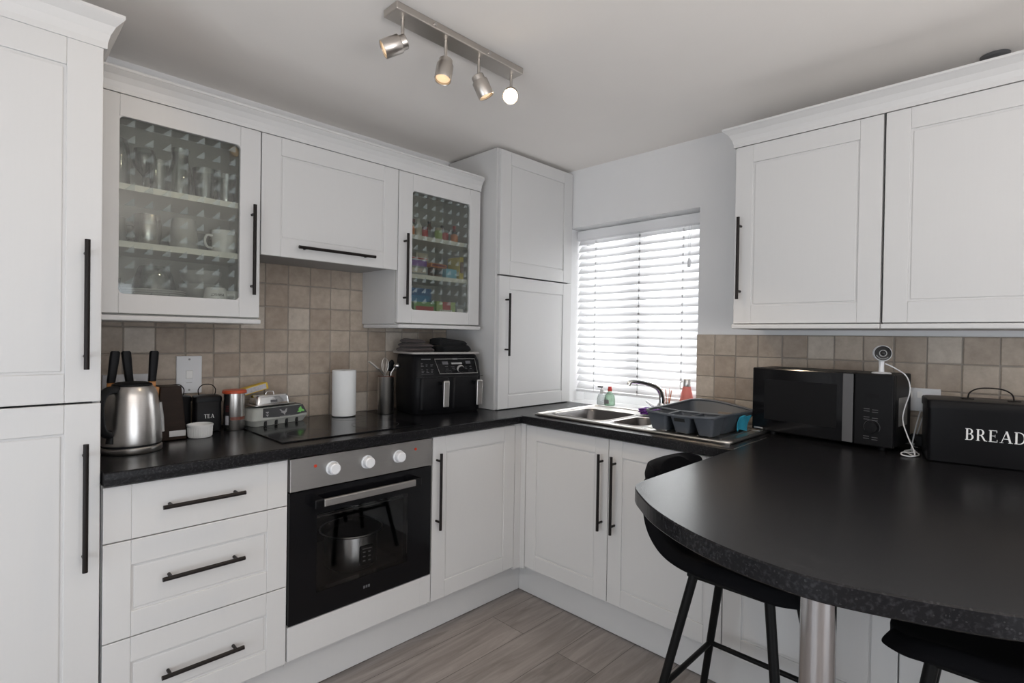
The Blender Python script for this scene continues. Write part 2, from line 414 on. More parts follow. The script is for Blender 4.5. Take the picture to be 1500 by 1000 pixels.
# serif capitals drawn as strokes; unit height, returns list of polygons and advance
def serif_letters(word):
    polys = []; x = 0
    W, T, S = .13, .05, .06     # thick stem, thin stroke, serif overhang
    def R(x0, x1, y0, y1): polys.append([(x0, y0), (x1, y0), (x1, y1), (x0, y1)])
    def stem(px, y0=0, y1=1): R(px, px+W, y0, y1)
    def ser(px, w, y): R(px-S, px+w+S, y, y+T*.8)
    def bowl(cx, cy, rx, ry, t, a0, a1, n=14):
        for i in range(n):
            p = []
            for a, inn in ((a0+(a1-a0)*i/n, 0), (a0+(a1-a0)*(i+1)/n, 0), (a0+(a1-a0)*(i+1)/n, 1), (a0+(a1-a0)*i/n, 1)):
                c, s_ = math.cos(math.radians(a)), math.sin(math.radians(a))
                p.append((cx+(rx-(t if inn else 0))*c, cy+(ry-(T if inn else 0))*s_))
            polys.append(p)
    def diag(xa, ya, xb, yb, w): polys.append([(xa, ya), (xa+w, ya), (xb+w, yb), (xb, yb)])
    for ch in word:
        b = x+S
        if ch == 'B':
            stem(b); R(b-S, b+W+.1, 0, T); R(b-S, b+W+.1, 1-T, 1); R(b+W, b+W+.12, .5, .5+T)
            bowl(b+W+.1, .76, .22, .24, W, -90, 90); bowl(b+W+.1, .275, .27, .275, W, -90, 90); x += .66
        elif ch == 'R':
            stem(b); ser(b, W, 0); R(b-S, b+W+.1, 1-T, 1); R(b+W, b+W+.12, .47, .47+T)
            bowl(b+W+.1, .735, .24, .265, W, -90, 90); diag(b+W+.34, 0, b+W+.10, .48, W); R(b+W+.33, b+W+.54, 0, T*.8); x += .76
        elif ch == 'E':
            stem(b); R(b-S, b+.50, 0, T); R(b-S, b+.47, 1-T, 1); R(b+W, b+.36, .5, .5+T)
            R(b+.46, b+.50, 0, .22); R(b+.43, b+.47, .8, 1); R(b+.33, b+.36, .4, .64); x += .68
        elif ch == 'A':
            diag(b-.02, 0, b+.30, 1, T); diag(b+.52, 0, b+.26, 1, W*1.05); R(b+.10, b+.48, .32, .32+T)
            R(b-.10, b+.14, 0, T*.8); R(b+.44, b+.74, 0, T*.8); x += .82
        elif ch == 'D':
            stem(b); R(b-S, b+W+.12, 0, T); R(b-S, b+W+.12, 1-T, 1); bowl(b+W+.1, .5, .42, .5, W, -90, 90); x += .80
        elif ch == 'T':
            stem(b+.20); ser(b+.20, W, 0); R(b-.05, b+.58, 1-T, 1); R(b-.05, b-.01, .76, 1); R(b+.54, b+.58, .76, 1); x += .68
        x += .06
    return polys, x
def serif_text(word, h, name, m, parent, Mx):
    """Mx maps (a, b, 0) with a centred along the word and b up"""
    P, w = serif_letters(word); mb = MB()
    for p in P:
        mb.poly([Mx @ Vector(((a-w/2)*h, (b-.5)*h, .0)) for a, b in p])
    return mb.build(name, m, parent, auto=False)

# ------------------------------------------------------------------ the room
XL, YF, H = -3.9, -4.7, 2.262
floor = struct(MB().box(XL-.1, .3, YF-.1, .1, -.08, 0).build('floor', 'floor'))
ceil = struct(MB().box(XL-.1, .3, YF-.1, .1, H, H+.1).build('ceiling', 'ceil'))
wA = struct(MB().box(XL-.1, .0, 0, .1, 0, H).build('wall_back', 'wall'))
# window wall with the opening (window recess y -0.40..-1.206, z 0.9..1.925)
WY0, WY1, WZ0, WZ1 = -.40, -1.206, .90, 1.925
mb = MB(); mb.box(0, .28, WY0, .1, 0, H); mb.box(0, .28, YF, WY1, 0, H); mb.box(0, .28, WY1, WY0, 0, WZ0); mb.box(0, .28, WY1, WY0, WZ1, H)
wB = struct(mb.build('wall_right', 'wall'))
struct(MB().box(XL-.1, XL, YF, 0, 0, H).build('wall_left', 'wall'))
mb = MB(); mb.box(XL, -3.35, YF-.1, YF, 0, H); mb.box(-1.36, 0, YF-.1, YF, 0, H); mb.box(-3.35, -1.36, YF-.1, YF, 1.76, H)
struct(mb.build('wall_front', 'wall'))

# tumbled tiles: one splashback per wall, each tile a bevelled stone in the grout bed
def splash(F, s_list, z_list, parent, clip):
    g = MB(); fbox(g, F, clip[0], clip[1], .0, .006, clip[2], clip[3]); g.build('grout_bed', 'grout', parent)
    t = MB(); rnd = random.Random(3 if F == 'A' else 5)
    for s in s_list:
        for z in z_list:
            a0 = max(clip[0], s+.0022+rnd.uniform(-.001, .001)); a1 = min(clip[1], s+.0978+rnd.uniform(-.001, .001))
            c0 = max(clip[2], z+.0022+rnd.uniform(-.001, .001)); c1 = min(clip[3], z+.0978+rnd.uniform(-.001, .001))
            if a1-a0 < .012 or c1-c0 < .012: continue
            fbox(t, F, a0, a1, .002, .0095+rnd.uniform(-.0012, .0012), c0, c1, .0028, 2)
    return t.build('stone_tiling', 'tile', parent)
splash('A', [-2.3+.1*i for i in range(18)], [.895+.1*i for i in range(9)], wA, (-2.24, -.607, .9, 1.62))
splash('B', [-2.9+.1*i+.005 for i in range(18)], [.905+.1*i for i in range(5)], wB, (-2.9, -1.206, .9, 1.305))

# ---------------------------------------------------------------- window with blind
w = struct(bpy.data.objects.new('window_1', None)); COL.objects.link(w); w.location = (.2, -.803, .9)
mb = MB(); fx0, fx1 = .17, .23
for y0, y1, z0, z1 in ((WY1, WY1+.06, WZ0, WZ1), (WY0-.06, WY0, WZ0, WZ1), (WY1, WY0, WZ0, WZ0+.075), (WY1, WY0, WZ1-.06, WZ1), (-.82, -.75, WZ0, WZ1)):
    mb.box(fx0, fx1, y0, y1, z0, z1, .006)
mb.build('window_frame', 'upvc', w, world=True)
mb = MB(); mb.box(.198, .204, WY1+.055, -.81, WZ0+.07, WZ1-.055); mb.box(.198, .204, -.76, WY0-.055, WZ0+.07, WZ1-.055)
mb.build('window_pane', 'winpane', w, world=True)
mb = MB(); mb.box(-.004, .17, WY1, WY0, .895, .9015, .001); mb.build('window_sill', 'upvc', w, world=True)
mb = MB(); mb.box(.168, .172, WY1, WY0, .90, .955); mb.build('sill_upstand', 'upvc', w, world=True)

bl = thing('venetian_blind', 'white wide-slat venetian blind hanging closed in the window above the sink', 'blind', (.09, -.80, .96))
MB().box(.065, .13, WY1+.004, WY0-.004, 1.862, 1.918, .006).build('headrail', 'blind', bl, world=True)
mb = MB(); nsl = 21; zb, zt_ = .998, 1.856; tl = math.radians(52)
for i in range(nsl):
    z = zb+(zt_-zb)*i/(nsl-1); pts = []
    for k in range(5):
        u = (k/4-.5)*.05; c = .0025*(1-(2*k/4-1)**2)
        pts.append((.096 - u*math.cos(tl) - c*math.sin(tl), z + u*math.sin(tl)*-1 + c*math.cos(tl)))
    tk = .0014
    lo = [(x, zz-tk) for x, zz in pts]; pol = pts + lo[::-1]
    jit = random.uniform(-.0012, .0012)
    mb.prism(pol, lambda a, b: (a, WY1+.008, b+jit), lambda a, b: (a, WY0-.008, b-jit))
mb.build('slats', 'blind', bl, world=True)
MB().box(.076, .114, WY1+.008, WY0-.008, .956, .972, .004).build('bottom_rail', 'blind', bl, world=True)
for y in (WY1+.12, -.83, WY0-.14):
    mb = MB()
    for x in (.073, .119): mb.tube([(x, y, .965), (x, y, 1.87)], .0011, 6)
    for i in range(nsl):
        z = zb+(zt_-zb)*i/(nsl-1); mb.box(.070, .076, y-.004, y+.004, z-.016, z-.006)
    mb.build('ladder_cord', 'greyprint' if y == -.83 else 'whiteplastic', bl, world=True)
mb = MB()
for dy in (-.006, .006): mb.tube([(.060, -1.125+dy*.5, 1.68), (.064, -1.125+dy, 1.86)], .0012, 6)
mb.build('pull_cord', 'whiteplastic', bl, world=True)
MB().lathe([(0, 1.645), (.008, 1.647), (.010, 1.665), (.005, 1.69), (0, 1.692)], (.060, -1.125, 0), 14).build('cord_tassel', 'whiteplastic', bl, world=True)

# ---------------------------------------------------------------- base cabinets, wall A
D, ZB, ZC, ZT = .60, .165, .858, .90
TH = .038
def carcass(parent, F, s0, s1, z0, z1, d1, name='carcass', m='carc', d0=.012):
    mb = MB(); s0, s1 = min(s0, s1), max(s0, s1); t = .016
    fbox(mb, F, s0, s0+t, d0, d1, z0, z1); fbox(mb, F, s1-t, s1, d0, d1, z0, z1)
    fbox(mb, F, s0+t, s1-t, d0, d1, z0, z0+t); fbox(mb, F, s0+t, s1-t, d0, d1, z1-t, z1); fbox(mb, F, s0+t, s1-t, d0, d0+.008, z0+t, z1-t)
    return mb.build(name, m, parent, world=True)

# tall larder at the left
t = thing('tall_cabinet', 'floor-to-cornice white tall cupboard with two doors at the far left', 'cabinet', (-2.54, -.3, 0))
carcass(t, 'A', -2.842, -2.240, .0, 2.04, .578)
for z0, z1, h0, h1 in ((.165, 1.086, .650, .984), (1.091, 2.036, 1.178, 1.515)):
    d_ = shaker(t, 'A', -2.840, -2.241, z0, z1, .60, st=.075, rl=.075)
    handle(d_, 'A', -2.275, h0, -2.275, h1, .60)
def cornice(mb, F, s0, s1, d, z0, z1, out=.045, endL=False, endR=False):
    """cove moulding profile swept along the wall and returned round an open end"""
    hgt = z1-z0
    prof = [(0, 0), (.006, 0), (.007, .18), (.012, .42), (.022, .66), (.036, .84), (out, .90), (out, 1), (0, 1)]
    mb.prism(prof, lambda a, b: P3(F, s0-(a if endL else 0), d+a, z0+b*hgt), lambda a, b: P3(F, s1+(a if endR else 0), d+a, z0+b*hgt))
    for e, s, sg in ((endL, s0, -1), (endR, s1, 1)):
        if e: mb.prism(prof, lambda a, b: P3(F, s+sg*a, d+a, z0+b*hgt), lambda a, b: P3(F, s+sg*a, .02, z0+b*hgt))
mb = MB(); cornice(mb, 'A', -2.842, -2.2395, .598, 2.030, 2.118, .040, endR=True); fbox(mb, 'A', -2.84, -2.241, .1, .6, 2.04, 2.11)
mb.build('cornice_moulding', 'cab', t, world=True)

# drawer unit
t = thing('drawer_unit', 'white base unit with three drawers beneath the kettle', 'drawers', (-1.985, -.3, .0))
carcass(t, 'A', -2.236, -1.738, .15, .858, .578)
for z0, z1, pn, hz in ((.7015, .8545, False, .781), (.4285, .6985, True, .576), (.1655, .4255, True, .295)):
    dr = shaker(t, 'A', -2.2345, -1.7395, z0, z1, .60, name='drawer', st=.064, rl=.070, panel=pn)
    handle(dr, 'A', -2.102, hz, -1.882, hz, .60)
# drawer 2/3 carry the small panel rails of the photo

# oven housing + oven
t = thing('oven_housing', 'white housing panel framing the built-in oven', 'cabinet', (-1.437, -.3, 0))
mb = MB(); fbox(mb, 'A', -1.7375, -1.7335, .01, .585, .15, .858); fbox(mb, 'A', -1.141, -1.1375, .01, .585, .15, .858); fbox(mb, 'A', -1.7335, -1.141, .01, .578, .15, .17)
mb.build('side_panel', 'carc', t, world=True)
mb = MB(); fbox(mb, 'A', -1.7345, -1.1395, .581, .60, .168, .2835, .0015); fbox(mb, 'A', -1.193, -1.191, .5995, .6004, .17, .282)
mb.build('filler_panel', 'cab', t, world=True)

t = thing('built_in_oven', 'black glass single oven with steel control panel under the hob', 'oven', (-1.437, -.3, .288))
mb = MB(); a0, a1, z0, z1 = -1.725, -1.150, .29, .735
fbox(mb, 'A', a0, a0+.07, .06, .565, z0, z1); fbox(mb, 'A', a1-.07, a1, .06, .565, z0, z1)
fbox(mb, 'A', a0+.07, a1-.07, .06, .565, z0, .34); fbox(mb, 'A', a0+.07, a1-.07, .06, .565, .69, z1); fbox(mb, 'A', a0+.07, a1-.07, .06, .10, .34, .69)
mb.build('oven_body', 'blackmatt', t, world=True)
mb = MB(); fbox(mb, 'A', -1.732, -1.1435, .560, .604, .742, .8545, .002); mb.build('control_panel', 'steelv', t, world=True)
for x in (-1.582, -1.444, -1.307):
    k = MB(); R90 = Matrix.Rotation(PI/2, 4, 'X')
    k.lathe([(0, .0), (.025, .0), (.025, .004), (.021, .006), (.020, .024), (.017, .027), (0, .027)], (x, -.604, .803), 28, R90)
    k.build('control_knob', 'whiteplastic', t, world=True)
for x, mm in ((-1.645, 'led'), (-1.226, 'led')):
    MB().lathe([(0, 0), (.0055, 0), (.0055, .002), (0, .0025)], (x, -.604, .820), 16, Matrix.Rotation(PI/2, 4, 'X')).build('indicator_light', mm, t, world=True)
# door: frame of black glass round a window
dmb = MB(); wx0, wx1, wz0, wz1 = -1.636, -1.258, .372, .650
for s0, s1, c0, c1 in ((-1.7315, wx0, .288, .738), (wx1, -1.1445, .288, .738), (wx0, wx1, .288, wz0), (wx0, wx1, wz1, .738)):
    fbox(dmb, 'A', s0, s1, .569, .602, c0, c1)
door = dmb.build('door', 'blackgloss', t, world=True)
mb = MB(); fbox(mb, 'A', wx0, wx1, .596, .6015, wz0, wz1); mb.build('door_window', 'ovenglass', door, world=True)
hd = MB(); fbox(hd, 'A', -1.630, -1.250, .634, .646, .683, .709, .003); hb = hd.build('handle', 'steelv', door, world=True)
for a_, b_ in ((-1.662, -1.628), (-1.252, -1.222)):
    hd = MB(); fbox(hd, 'A', a_, b_, .602, .646, .680, .712, .004); hd.build('handle_bracket', 'blackgloss', door, world=True)
mb = MB()
for i in range(3): mb.box(-1.452+i*.010, -1.445+i*.010, -.6026, -.6021, .327, .337)
mb.build('badge', 'dimprint', door, world=True)
mb = MB()
for yy in [-.16-.03*i for i in range(13)]: mb.tube([(-1.65, yy, .615), (-1.225, yy, .615)], .0018, 6)
mb.tube([(-1.65, -.54, .615), (-1.225, -.54, .615)], .003, 6)
mb.build('wire_shelf', 'steel', t, world=True)
# slow cooker stored inside
t = thing('slow_cooker', 'steel slow cooker with dark lid stored inside the oven', 'slow cooker', (-1.385, -.385, .341))
t.rotation_euler = (0, 0, math.radians(-8))
MB().lathe([(0, 0), (.095, 0), (.103, .006), (.103, .135), (.100, .14), (0, .14)], (0, 0, 0.0), 40).build('body', 'steel', t)
MB().lathe([(0, .178), (.02, .177), (.07, .166), (.118, .146), (.124, .143), (.124, .139), (.100, .139), (0, .139)], (0, 0, 0), 40).build('lid', 'blackgloss', t)
MB().tube([(.124*math.cos(a*PI/24), .124*math.sin(a*PI/24), .144) for a in range(48)], .003, 8, closed=True).build('rim', 'steel', t)
MB().box(-.005, .052, -.112, -.094, .022, .098, .006).build('control_panel', 'blackplastic', t)
mb = MB()
for r_ in range(3):
    for c_ in range(2): mb.box(.006+c_*.022, .016+c_*.022, -.1132, -.1122, .038+r_*.017, .043+r_*.017)
mb.box(.004, .042, -.1132, -.1122, .086, .089)
mb.build('button_marks', 'greyprint', t)

# single door unit
t = thing('base_cabinet', 'white single-door base unit between oven and inner corner', 'cabinet', (-.89, -.3, 0))
carcass(t, 'A', -1.136, -.642, .15, .858, .578)
d_ = shaker(t, 'A', -1.135, -.645, ZB, ZC-.003, .60); handle(d_, 'A', -1.115, .470, -1.115, .789, .60)
# corner post
mb = MB(); mb.box(-.640, -.584, -.598, -.582, .15, .858, .002); mb.box(-.600, -.584, -.628, -.598, .15, .858, .002)
mb.build('corner_post', 'cab', t, world=True)

# wall B base units
t = thing('sink_cabinet', 'white double-door base unit beneath the sink', 'cabinet', (-.3, -1.1, 0))
carcass(t, 'B', -1.597, -.632, .15, .70, .578)
for s0, s1, hs in ((-1.106, -.6325, -1.078), (-1.597, -1.1095, -1.142)):
    d_ = shaker(t, 'B', s0, s1, ZB, ZC-.003, .60, st=.066); handle(d_, 'B', hs, .466, hs, .790, .60)
for i, (s0, s1, lab) in enumerate(((-2.112, -1.6005, 'white base unit against the window wall, just behind the near bar stool and steel post'), (-2.505, -2.1155, 'white base unit under the bread bin end of the breakfast bar'))):
    t = thing('base_cabinet', lab, 'cabinet', (-.3, (s0+s1)/2, 0))
    carcass(t, 'B', s0-.001, s1+.001, .15, .855, .578)
    shaker(t, 'B', s0, s1, ZB, ZC-.006, .60, st=.066)
# plinths
struct(MB().box(-2.236, -.512, -.532, -.515, .002, .158, .002).build('trim_1', 'cab'))
struct(MB().box(-.532, -.515, -2.505, -.533, .002, .158, .002).build('trim_2', 'cab'))

# ---------------------------------------------------------------- worktop (L with sink cut-out) and bar
SX0, SX1, SY0, SY1 = -.545, -.075, -.665, -1.59    # cut-out
t = thing('worktop', 'black speckled L-shaped worktop running along the back and window walls', 'worktop', (-.9, -.3, ZT-TH))
mb = MB(); e = .62; zl = ZT-TH
def slab(mb, poly, z0, z1, bev=.006):
    mb.prism(poly, lambda a, b: (a, b, z0), lambda a, b: (a, b, z1))
outer = [(-2.236, -.012), (-2.236, -e), (-e, -e), (-e, SY0), (-.005, SY0), (-.005, -.012)]
slab(mb, outer, zl, ZT)
mb.box(-e, SX0, SY1, SY0, zl, ZT); mb.box(SX1, -.005, SY1, SY0, zl, ZT)
mb.box(-e, -.012, -1.636, SY1, zl, ZT)
# rounded post-formed noses
for (p, q) in (((-2.236, -e, 0), (-e, -e, 0)), ((-e, -e, 0), (-e, -1.636, 0))):
    n = (0, -1) if p[1] == q[1] else (-1, 0); pr = []
    for k in range(9):
        a = -PI/2+PI*k/8; pr.append((.006*math.cos(a), zl+TH/2+(TH/2-.006)*(1 if a > 0 else -1)*(1 if abs(a) > 1e-6 else 0)+.006*math.sin(a)))
    mb.prism([(0, zl)]+pr+[(0, ZT)], lambda a, b: (p[0]+n[0]*a, p[1]+n[1]*a, b), lambda a, b: (q[0]+n[0]*a, q[1]+n[1]*a, b))
mb.build('worktop_slab', 'top', t, world=True)

t = thing('breakfast_bar', 'black speckled bow-ended breakfast bar on a steel post', 'table', (-1.366, -2.1, 0))
pts = [(-.012, -1.6385)]
pts += [(-1.225, -1.6385)]
half = [(-1.268, -1.645), (-1.300, -1.664), (-1.333, -1.694), (-1.394, -1.759), (-1.446, -1.834), (-1.488, -1.917), (-1.514, -1.997), (-1.524, -2.05)]
sm = catmull([(-1.225, -1.6385, 0)]+[(a, b, 0) for a, b in half]+[(-1.529, -2.12, 0)]+[(-1.519, -2.179, 0), (-1.483, -2.288, 0), (-1.443, -2.374, 0), (-1.385, -2.447, 0), (-1.318, -2.495, 0), (-1.262, -2.513, 0), (-1.215, -2.517, 0)], 5)
poly = [(-.012, -1.6385)]+[(p.x, p.y) for p in sm]+[(-.012, -2.517)]
mb = MB(); bt = bmesh.new()
loops = []
for off, z in ((.003, zl), (0, zl+.003), (0, ZT-.003), (.003, ZT)):
    loops.append([(min(-.012, a+off*1.0), b, z) for a, b in poly])
mb.loft(loops, smooth=False)
bt.free(); mb.build('bar_top', 'top', t, world=True)
mb = MB(); mb.cyl((-1.366, -2.098, 0.004), (-1.366, -2.098, zl), .030, seg=40); mb.build('post', 'chrome_post', t, world=True)
MB().lathe([(0, 0), (.055, 0), (.055, .006), (.034, .010), (.031, .02), (0, .02)], (-1.366, -2.098, 0), 36).build('post_foot', 'chrome_post', t, world=True)
MB().box(-.615, -.30, -1.6395, -1.6355, ZT-.004, ZT+.0012).build('joint_strip', 'sinksteel', t, world=True)

# ---------------------------------------------------------------- hob
mb = MB(); mb.box(-1.737, -1.147, -.545, -.050, ZT, ZT+.005, .0018)
t = thing('ceramic_hob', 'flat black glass ceramic hob set in the worktop over the oven', 'hob', (-1.442, -.30, ZT))
mb.build('glass_plate', 'blackgloss', t, world=True)
for (x, y, r) in ((-1.59, -.42, .075), (-1.59, -.19, .095), (-1.30, -.42, .095), (-1.30, -.19, .075)):
    MB().tube([(x+r*math.cos(a*PI/20), y+r*math.sin(a*PI/20), ZT+.0048) for a in range(40)], .0007, 5, closed=True).build('cooking_zone', 'dimprint', t, world=True)

# ---------------------------------------------------------------- sink
t = thing('kitchen_sink', 'stainless steel one-and-a-half bowl sink with drainer under the window', 'sink', (-.31, -1.127, ZT))
bowls = [(-.500, -.190, -1.005, -.700, .05, .17), (-.500, -.250, -1.205, -1.040, .045, .12)]
mb = MB()
# rim plate built as strips around the bowls
def plate(x0, x1, y0, y1, z0=ZT+.001, z1=ZT+.006): mb.box(x0, x1, y0, y1, z0, z1)
plate(-.560, -.500, -1.600, -.650); plate(-.190, -.060, -1.600, -.650); plate(-.500, -.190, -.700, -.650); plate(-.500, -.190, -1.040, -1.005)
plate(-.250, -.190, -1.205, -1.040); plate(-.500, -.190, -1.24, -1.205); plate(-.500, -.190, -1.600, -1.24, ZT+.0005, ZT+.0035)
mb.tube([(a, b, ZT+.006) for a, b in rrect(-.558, -.062, -1.598, -.652, .03, 6)], .0055, 8, closed=True)
mb.tube([(a, b, ZT+.006) for a, b in rrect(-.545, -.15, -1.585, -1.225, .03, 6)], .0035, 8, closed=True)
for i in range(7):
    y = -1.27-.045*i; mb.tube([(-.50, y, ZT+.005), (-.20, y, ZT+.005)], .003, 8)
mb.build('sink_top', 'sinksteel', t, world=True)
for (x0, x1, y0, y1, r, dp) in bowls:
    b = MB(); L = []
    for off, z, rr in ((-.010, ZT+.0068, r+.01), (.0, ZT+.0066, r), (.006, ZT-.004, r), (.014, ZT-dp*.9, r), (.05, ZT-dp, r)):
        L.append([(p[0], p[1], z) for p in rrect(x0+off, x1-off, y0+off, y1-off, max(.01, min(r, (x1-x0-2*off)/2.01, (y1-y0-2*off)/2.01)), 6)])
    b.loft(L, cap0=False, cap1=True); b.build('bowl', 'sinkbowl', t, world=True)
    c = MB(); c.tube([(p[0], p[1], ZT+.006) for p in rrect(x0, x1, y0, y1, r, 6)], .003, 8, closed=True); c.build('bowl_rim', 'sinksteel', t, world=True)

# mixer tap
t = thing('mixer_tap', 'chrome swan-neck mixer tap behind the sink', 'tap', (-.100, -1.075, ZT+.0062))
MB().lathe([(0, 0), (.028, 0), (.028, .008), (.022, .014), (.021, .05), (.018, .058), (0, .058)], (0, 0, 0), 28).build('base', 'chrome', t)
sp_ = catmull([(0, 0, .05), (-.002, .002, .10), (-.025, .016, .135), (-.075, .042, .155), (-.125, .067, .165), (-.155, .083, .163), (-.165, .088, .148)], 7)
MB().tube(sp_, [.0145-.004*i/(len(sp_)-1) for i in range(len(sp_))], 16).build('spout', 'chrome', t)
MB().tube([(0, .018, .035), (-.012, .045, .042), (-.02, .075, .062)], [.009, .007, .005], 10).build('lever', 'chrome', t)
MB().ball((0, .022, .035), .014).build('lever_hub', 'chrome', t)

# things on the sill
t = thing('soap_dispenser', 'clear pump soap dispenser with black pump on the window sill', 'soap dispenser', (.030, -.628, .902))
MB().lathe([(0, 0), (.026, 0), (.028, .006), (.027, .035), (.020, .058), (.010, .064), (.0, .064)], (0, 0, 0), 24).build('bottle', 'soap', t)
MB().lathe([(0, .064), (.010, .064), (.010, .086), (.004, .088), (.004, .098), (0, .098)], (0, 0, 0), 16).build('collar', 'steel', t)
MB().box(-.012, .006, -.005, .022, .096, .104, .002).build('pump_head', 'blackplastic', t)
t = thing('dish_soap_bottle', 'green washing-up liquid bottle with red cap on the window sill', 'bottle', (.030, -.682, .902))
MB().lathe([(0, 0), (.028, 0), (.031, .006), (.030, .035), (.026, .056), (.013, .074), (.010, .080), (0, .080)], (0, 0, 0), 24).build('bottle', 'soapgreen', t)
MB().lathe([(0, .080), (.012, .080), (.013, .092), (.010, .097), (.010, .106), (0, .107)], (0, 0, 0), 18).build('cap', 'red', t)
MB().box(-.0312, -.0302, -.016, .016, .012, .034).build('label', 'greyprint', t)
t = thing('reed_diffuser', 'glass reed diffuser with orange sticks on the sill beside the coral flask', 'diffuser', (.035, -1.035, .902))
MB().lathe([(0, 0), (.024, 0), (.025, .004), (.025, .032), (.010, .045), (.010, .055), (.007, .055)], (0, 0, 0), 20).build('jar', 'ware', t)
for i, (dx, dy) in enumerate(((-.02, -.03), (.0, -.018), (.012, -.004), (-.01, .008), (.01, .020), (0, .034))):
    MB().tube([(dx*.1, dy*.1, .01), (dx*.8, dy, .115+.004*(i % 3))], .0016, 6).build('reed', 'amber', t)
t = thing('drink_flask', 'coral metal drinks flask with steel cap at the right end of the sill', 'bottle', (.030, -1.140, .902))
MB().lathe([(0, 0), (.032, 0), (.034, .004), (.034, .07), (.026, .11), (.019, .142), (0, .142)], (0, 0, 0), 28).build('body', 'coral', t)
MB().lathe([(0, .142), (.0175, .142), (.0185, .148), (.0185, .176), (.016, .18), (0, .18)], (0, 0, 0), 24).build('cap', 'steel', t)
MB().tube(catmull([(.0, .018, .165), (0, .034, .160), (0, .034, .135), (0, .021, .13)], 6), .003, 8).build('carry_loop', 'steel', t)

# ---------------------------------------------------------------- wall cabinets, wall A
DW = .32
def triangles(parent, s0, s1, z0, z1, F, d, pitch=.05):
    mb = MB(); mb.poly([P3(F, s0+.001, d, z0+.001), P3(F, s1-.001, d, z0+.001), P3(F, s1-.001, d, z1-.001), P3(F, s0+.001, d, z1-.001)])
    return mb.build('patterned_film', 'film', parent, world=True, auto=False)
def glass_cab(name, label, s0, s1, op, hs, hz):
    t = thing(name, label, 'cabinet', ((s0+s1)/2, -.15, 1.31))
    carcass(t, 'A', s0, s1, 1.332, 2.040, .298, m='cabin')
    mb = MB(); fbox(mb, 'A', s0-.001, s0+.0005, .012, .299, 1.331, 2.041); fbox(mb, 'A', s1-.0005, s1+.001, .012, .299, 1.331, 2.041); fbox(mb, 'A', s0, s1, .012, .299, 1.3305, 1.3325)
    mb.build('outer_side', 'carc', t, world=True)
    for z in (1.560, 1.745):
        m_ = MB(); fbox(m_, 'A', s0+.018, s1-.018, .022, .285, z-.010, z+.010); m_.build('shelf', 'shelf', t, world=True)
    d0, d1 = s0+.0015, s1-.0015; ox0, ox1, oz0, oz1 = op; mb = MB(); b = .0018; F = 'A'
    for a, c, e0, e1 in ((d0, ox0, 1.336, 2.026), (ox1, d1, 1.336, 2.026), (ox0, ox1, 1.336, oz0), (ox0, ox1, oz1, 2.026)):
        fbox(mb, F, a, c, .301, DW, e0, e1, b)
    for (a, c) in ((ox0, oz0), (ox1, oz0), (ox0, oz1), (ox1, oz1)):   # rounded corners of the opening
        sx = 1 if a == ox0 else -1; sz = 1 if c == oz0 else -1; r = .014; pg = [(a, c)]
        for k in range(7):
            an = math.radians(90*k/6); pg.append((a+sx*r*(1-math.sin(an)), c+sz*r*(1-math.cos(an))))
        mb.prism(pg, lambda q, w_: P3(F, q, .303, w_), lambda q, w_: P3(F, q, DW-.001, w_))
    dr = mb.build('door', 'cab', t, world=True)
    m_ = MB(); fbox(m_, F, ox0-.006, ox1+.006, .306, .310, oz0-.006, oz1+.006); pn = m_.build('glass_pane', 'pane', dr, world=True)
    triangles(dr, ox0, ox1, oz0, oz1, F, .3112)
    handle(dr, F, hs, hz[0], hs, hz[1], DW)
    m_ = MB(); fbox(m_, F, s0, s1, .02, DW+.014, 1.312, 1.3295, .004); m_.build('light_rail', 'cab', t, world=True)
    return t
glass_cab('glazed_wall_cabinet', 'white wall cupboard with patterned glass door full of glasses and mugs', -2.236, -1.734, (-2.162, -1.806, 1.398, 1.957), -1.765, (1.418, 1.746))
glass_cab('glazed_wall_cabinet', 'white glass-door wall cupboard of coloured packets above the air fryer', -1.1355, -.640, (-1.059, -.710, 1.398, 1.948), -1.103, (1.418, 1.741))
t = thing('extractor_cabinet', 'short white wall cupboard with lift-up door over the hob', 'cabinet', (-1.435, -.15, 1.565))
carcass(t, 'A', -1.7315, -1.138, 1.60, 2.04, .298)
d_ = shaker(t, 'A', -1.7315, -1.138, 1.573, 2.026, DW, st=.072, rl=.068); handle(d_, 'A', -1.602, 1.614, -1.268, 1.614, DW)
mb = MB(); fbox(mb, 'A', -1.71, -1.16, .03, .295, 1.578, 1.5985, .002); ex = mb.build('extractor_hood', 'greyprint', t, world=True)
mb = MB(); cornice(mb, 'A', -2.2385, -.640, DW-.003, 2.0275, 2.098, .032, endR=False); fbox(mb, 'A', -2.2385, -.640, .02, .3165, 2.0415, 2.092)
solo(mb, 'cornice_moulding', 'cab', 'white cornice moulding along the top of the back-wall cupboards', 'cornice')

# corner tall cupboard standing on the worktop
DC = .424
t = thing('corner_cupboard', 'tall narrow white two-door cupboard standing on the worktop left of the window', 'cabinet', (-.30, -.2, ZT))
carcass(t, 'A', -.607, -.004, ZT+.002, 2.246, .404, d0=.011)
d_ = shaker(t, 'A', -.596, -.006, ZT+.004, 1.593, DC, st=.075, rl=.068); handle(d_, 'A', -.548, 1.181, -.548, 1.503, DC)
shaker(t, 'A', -.596, -.006, 1.600, 2.240, DC, st=.075, rl=.068)

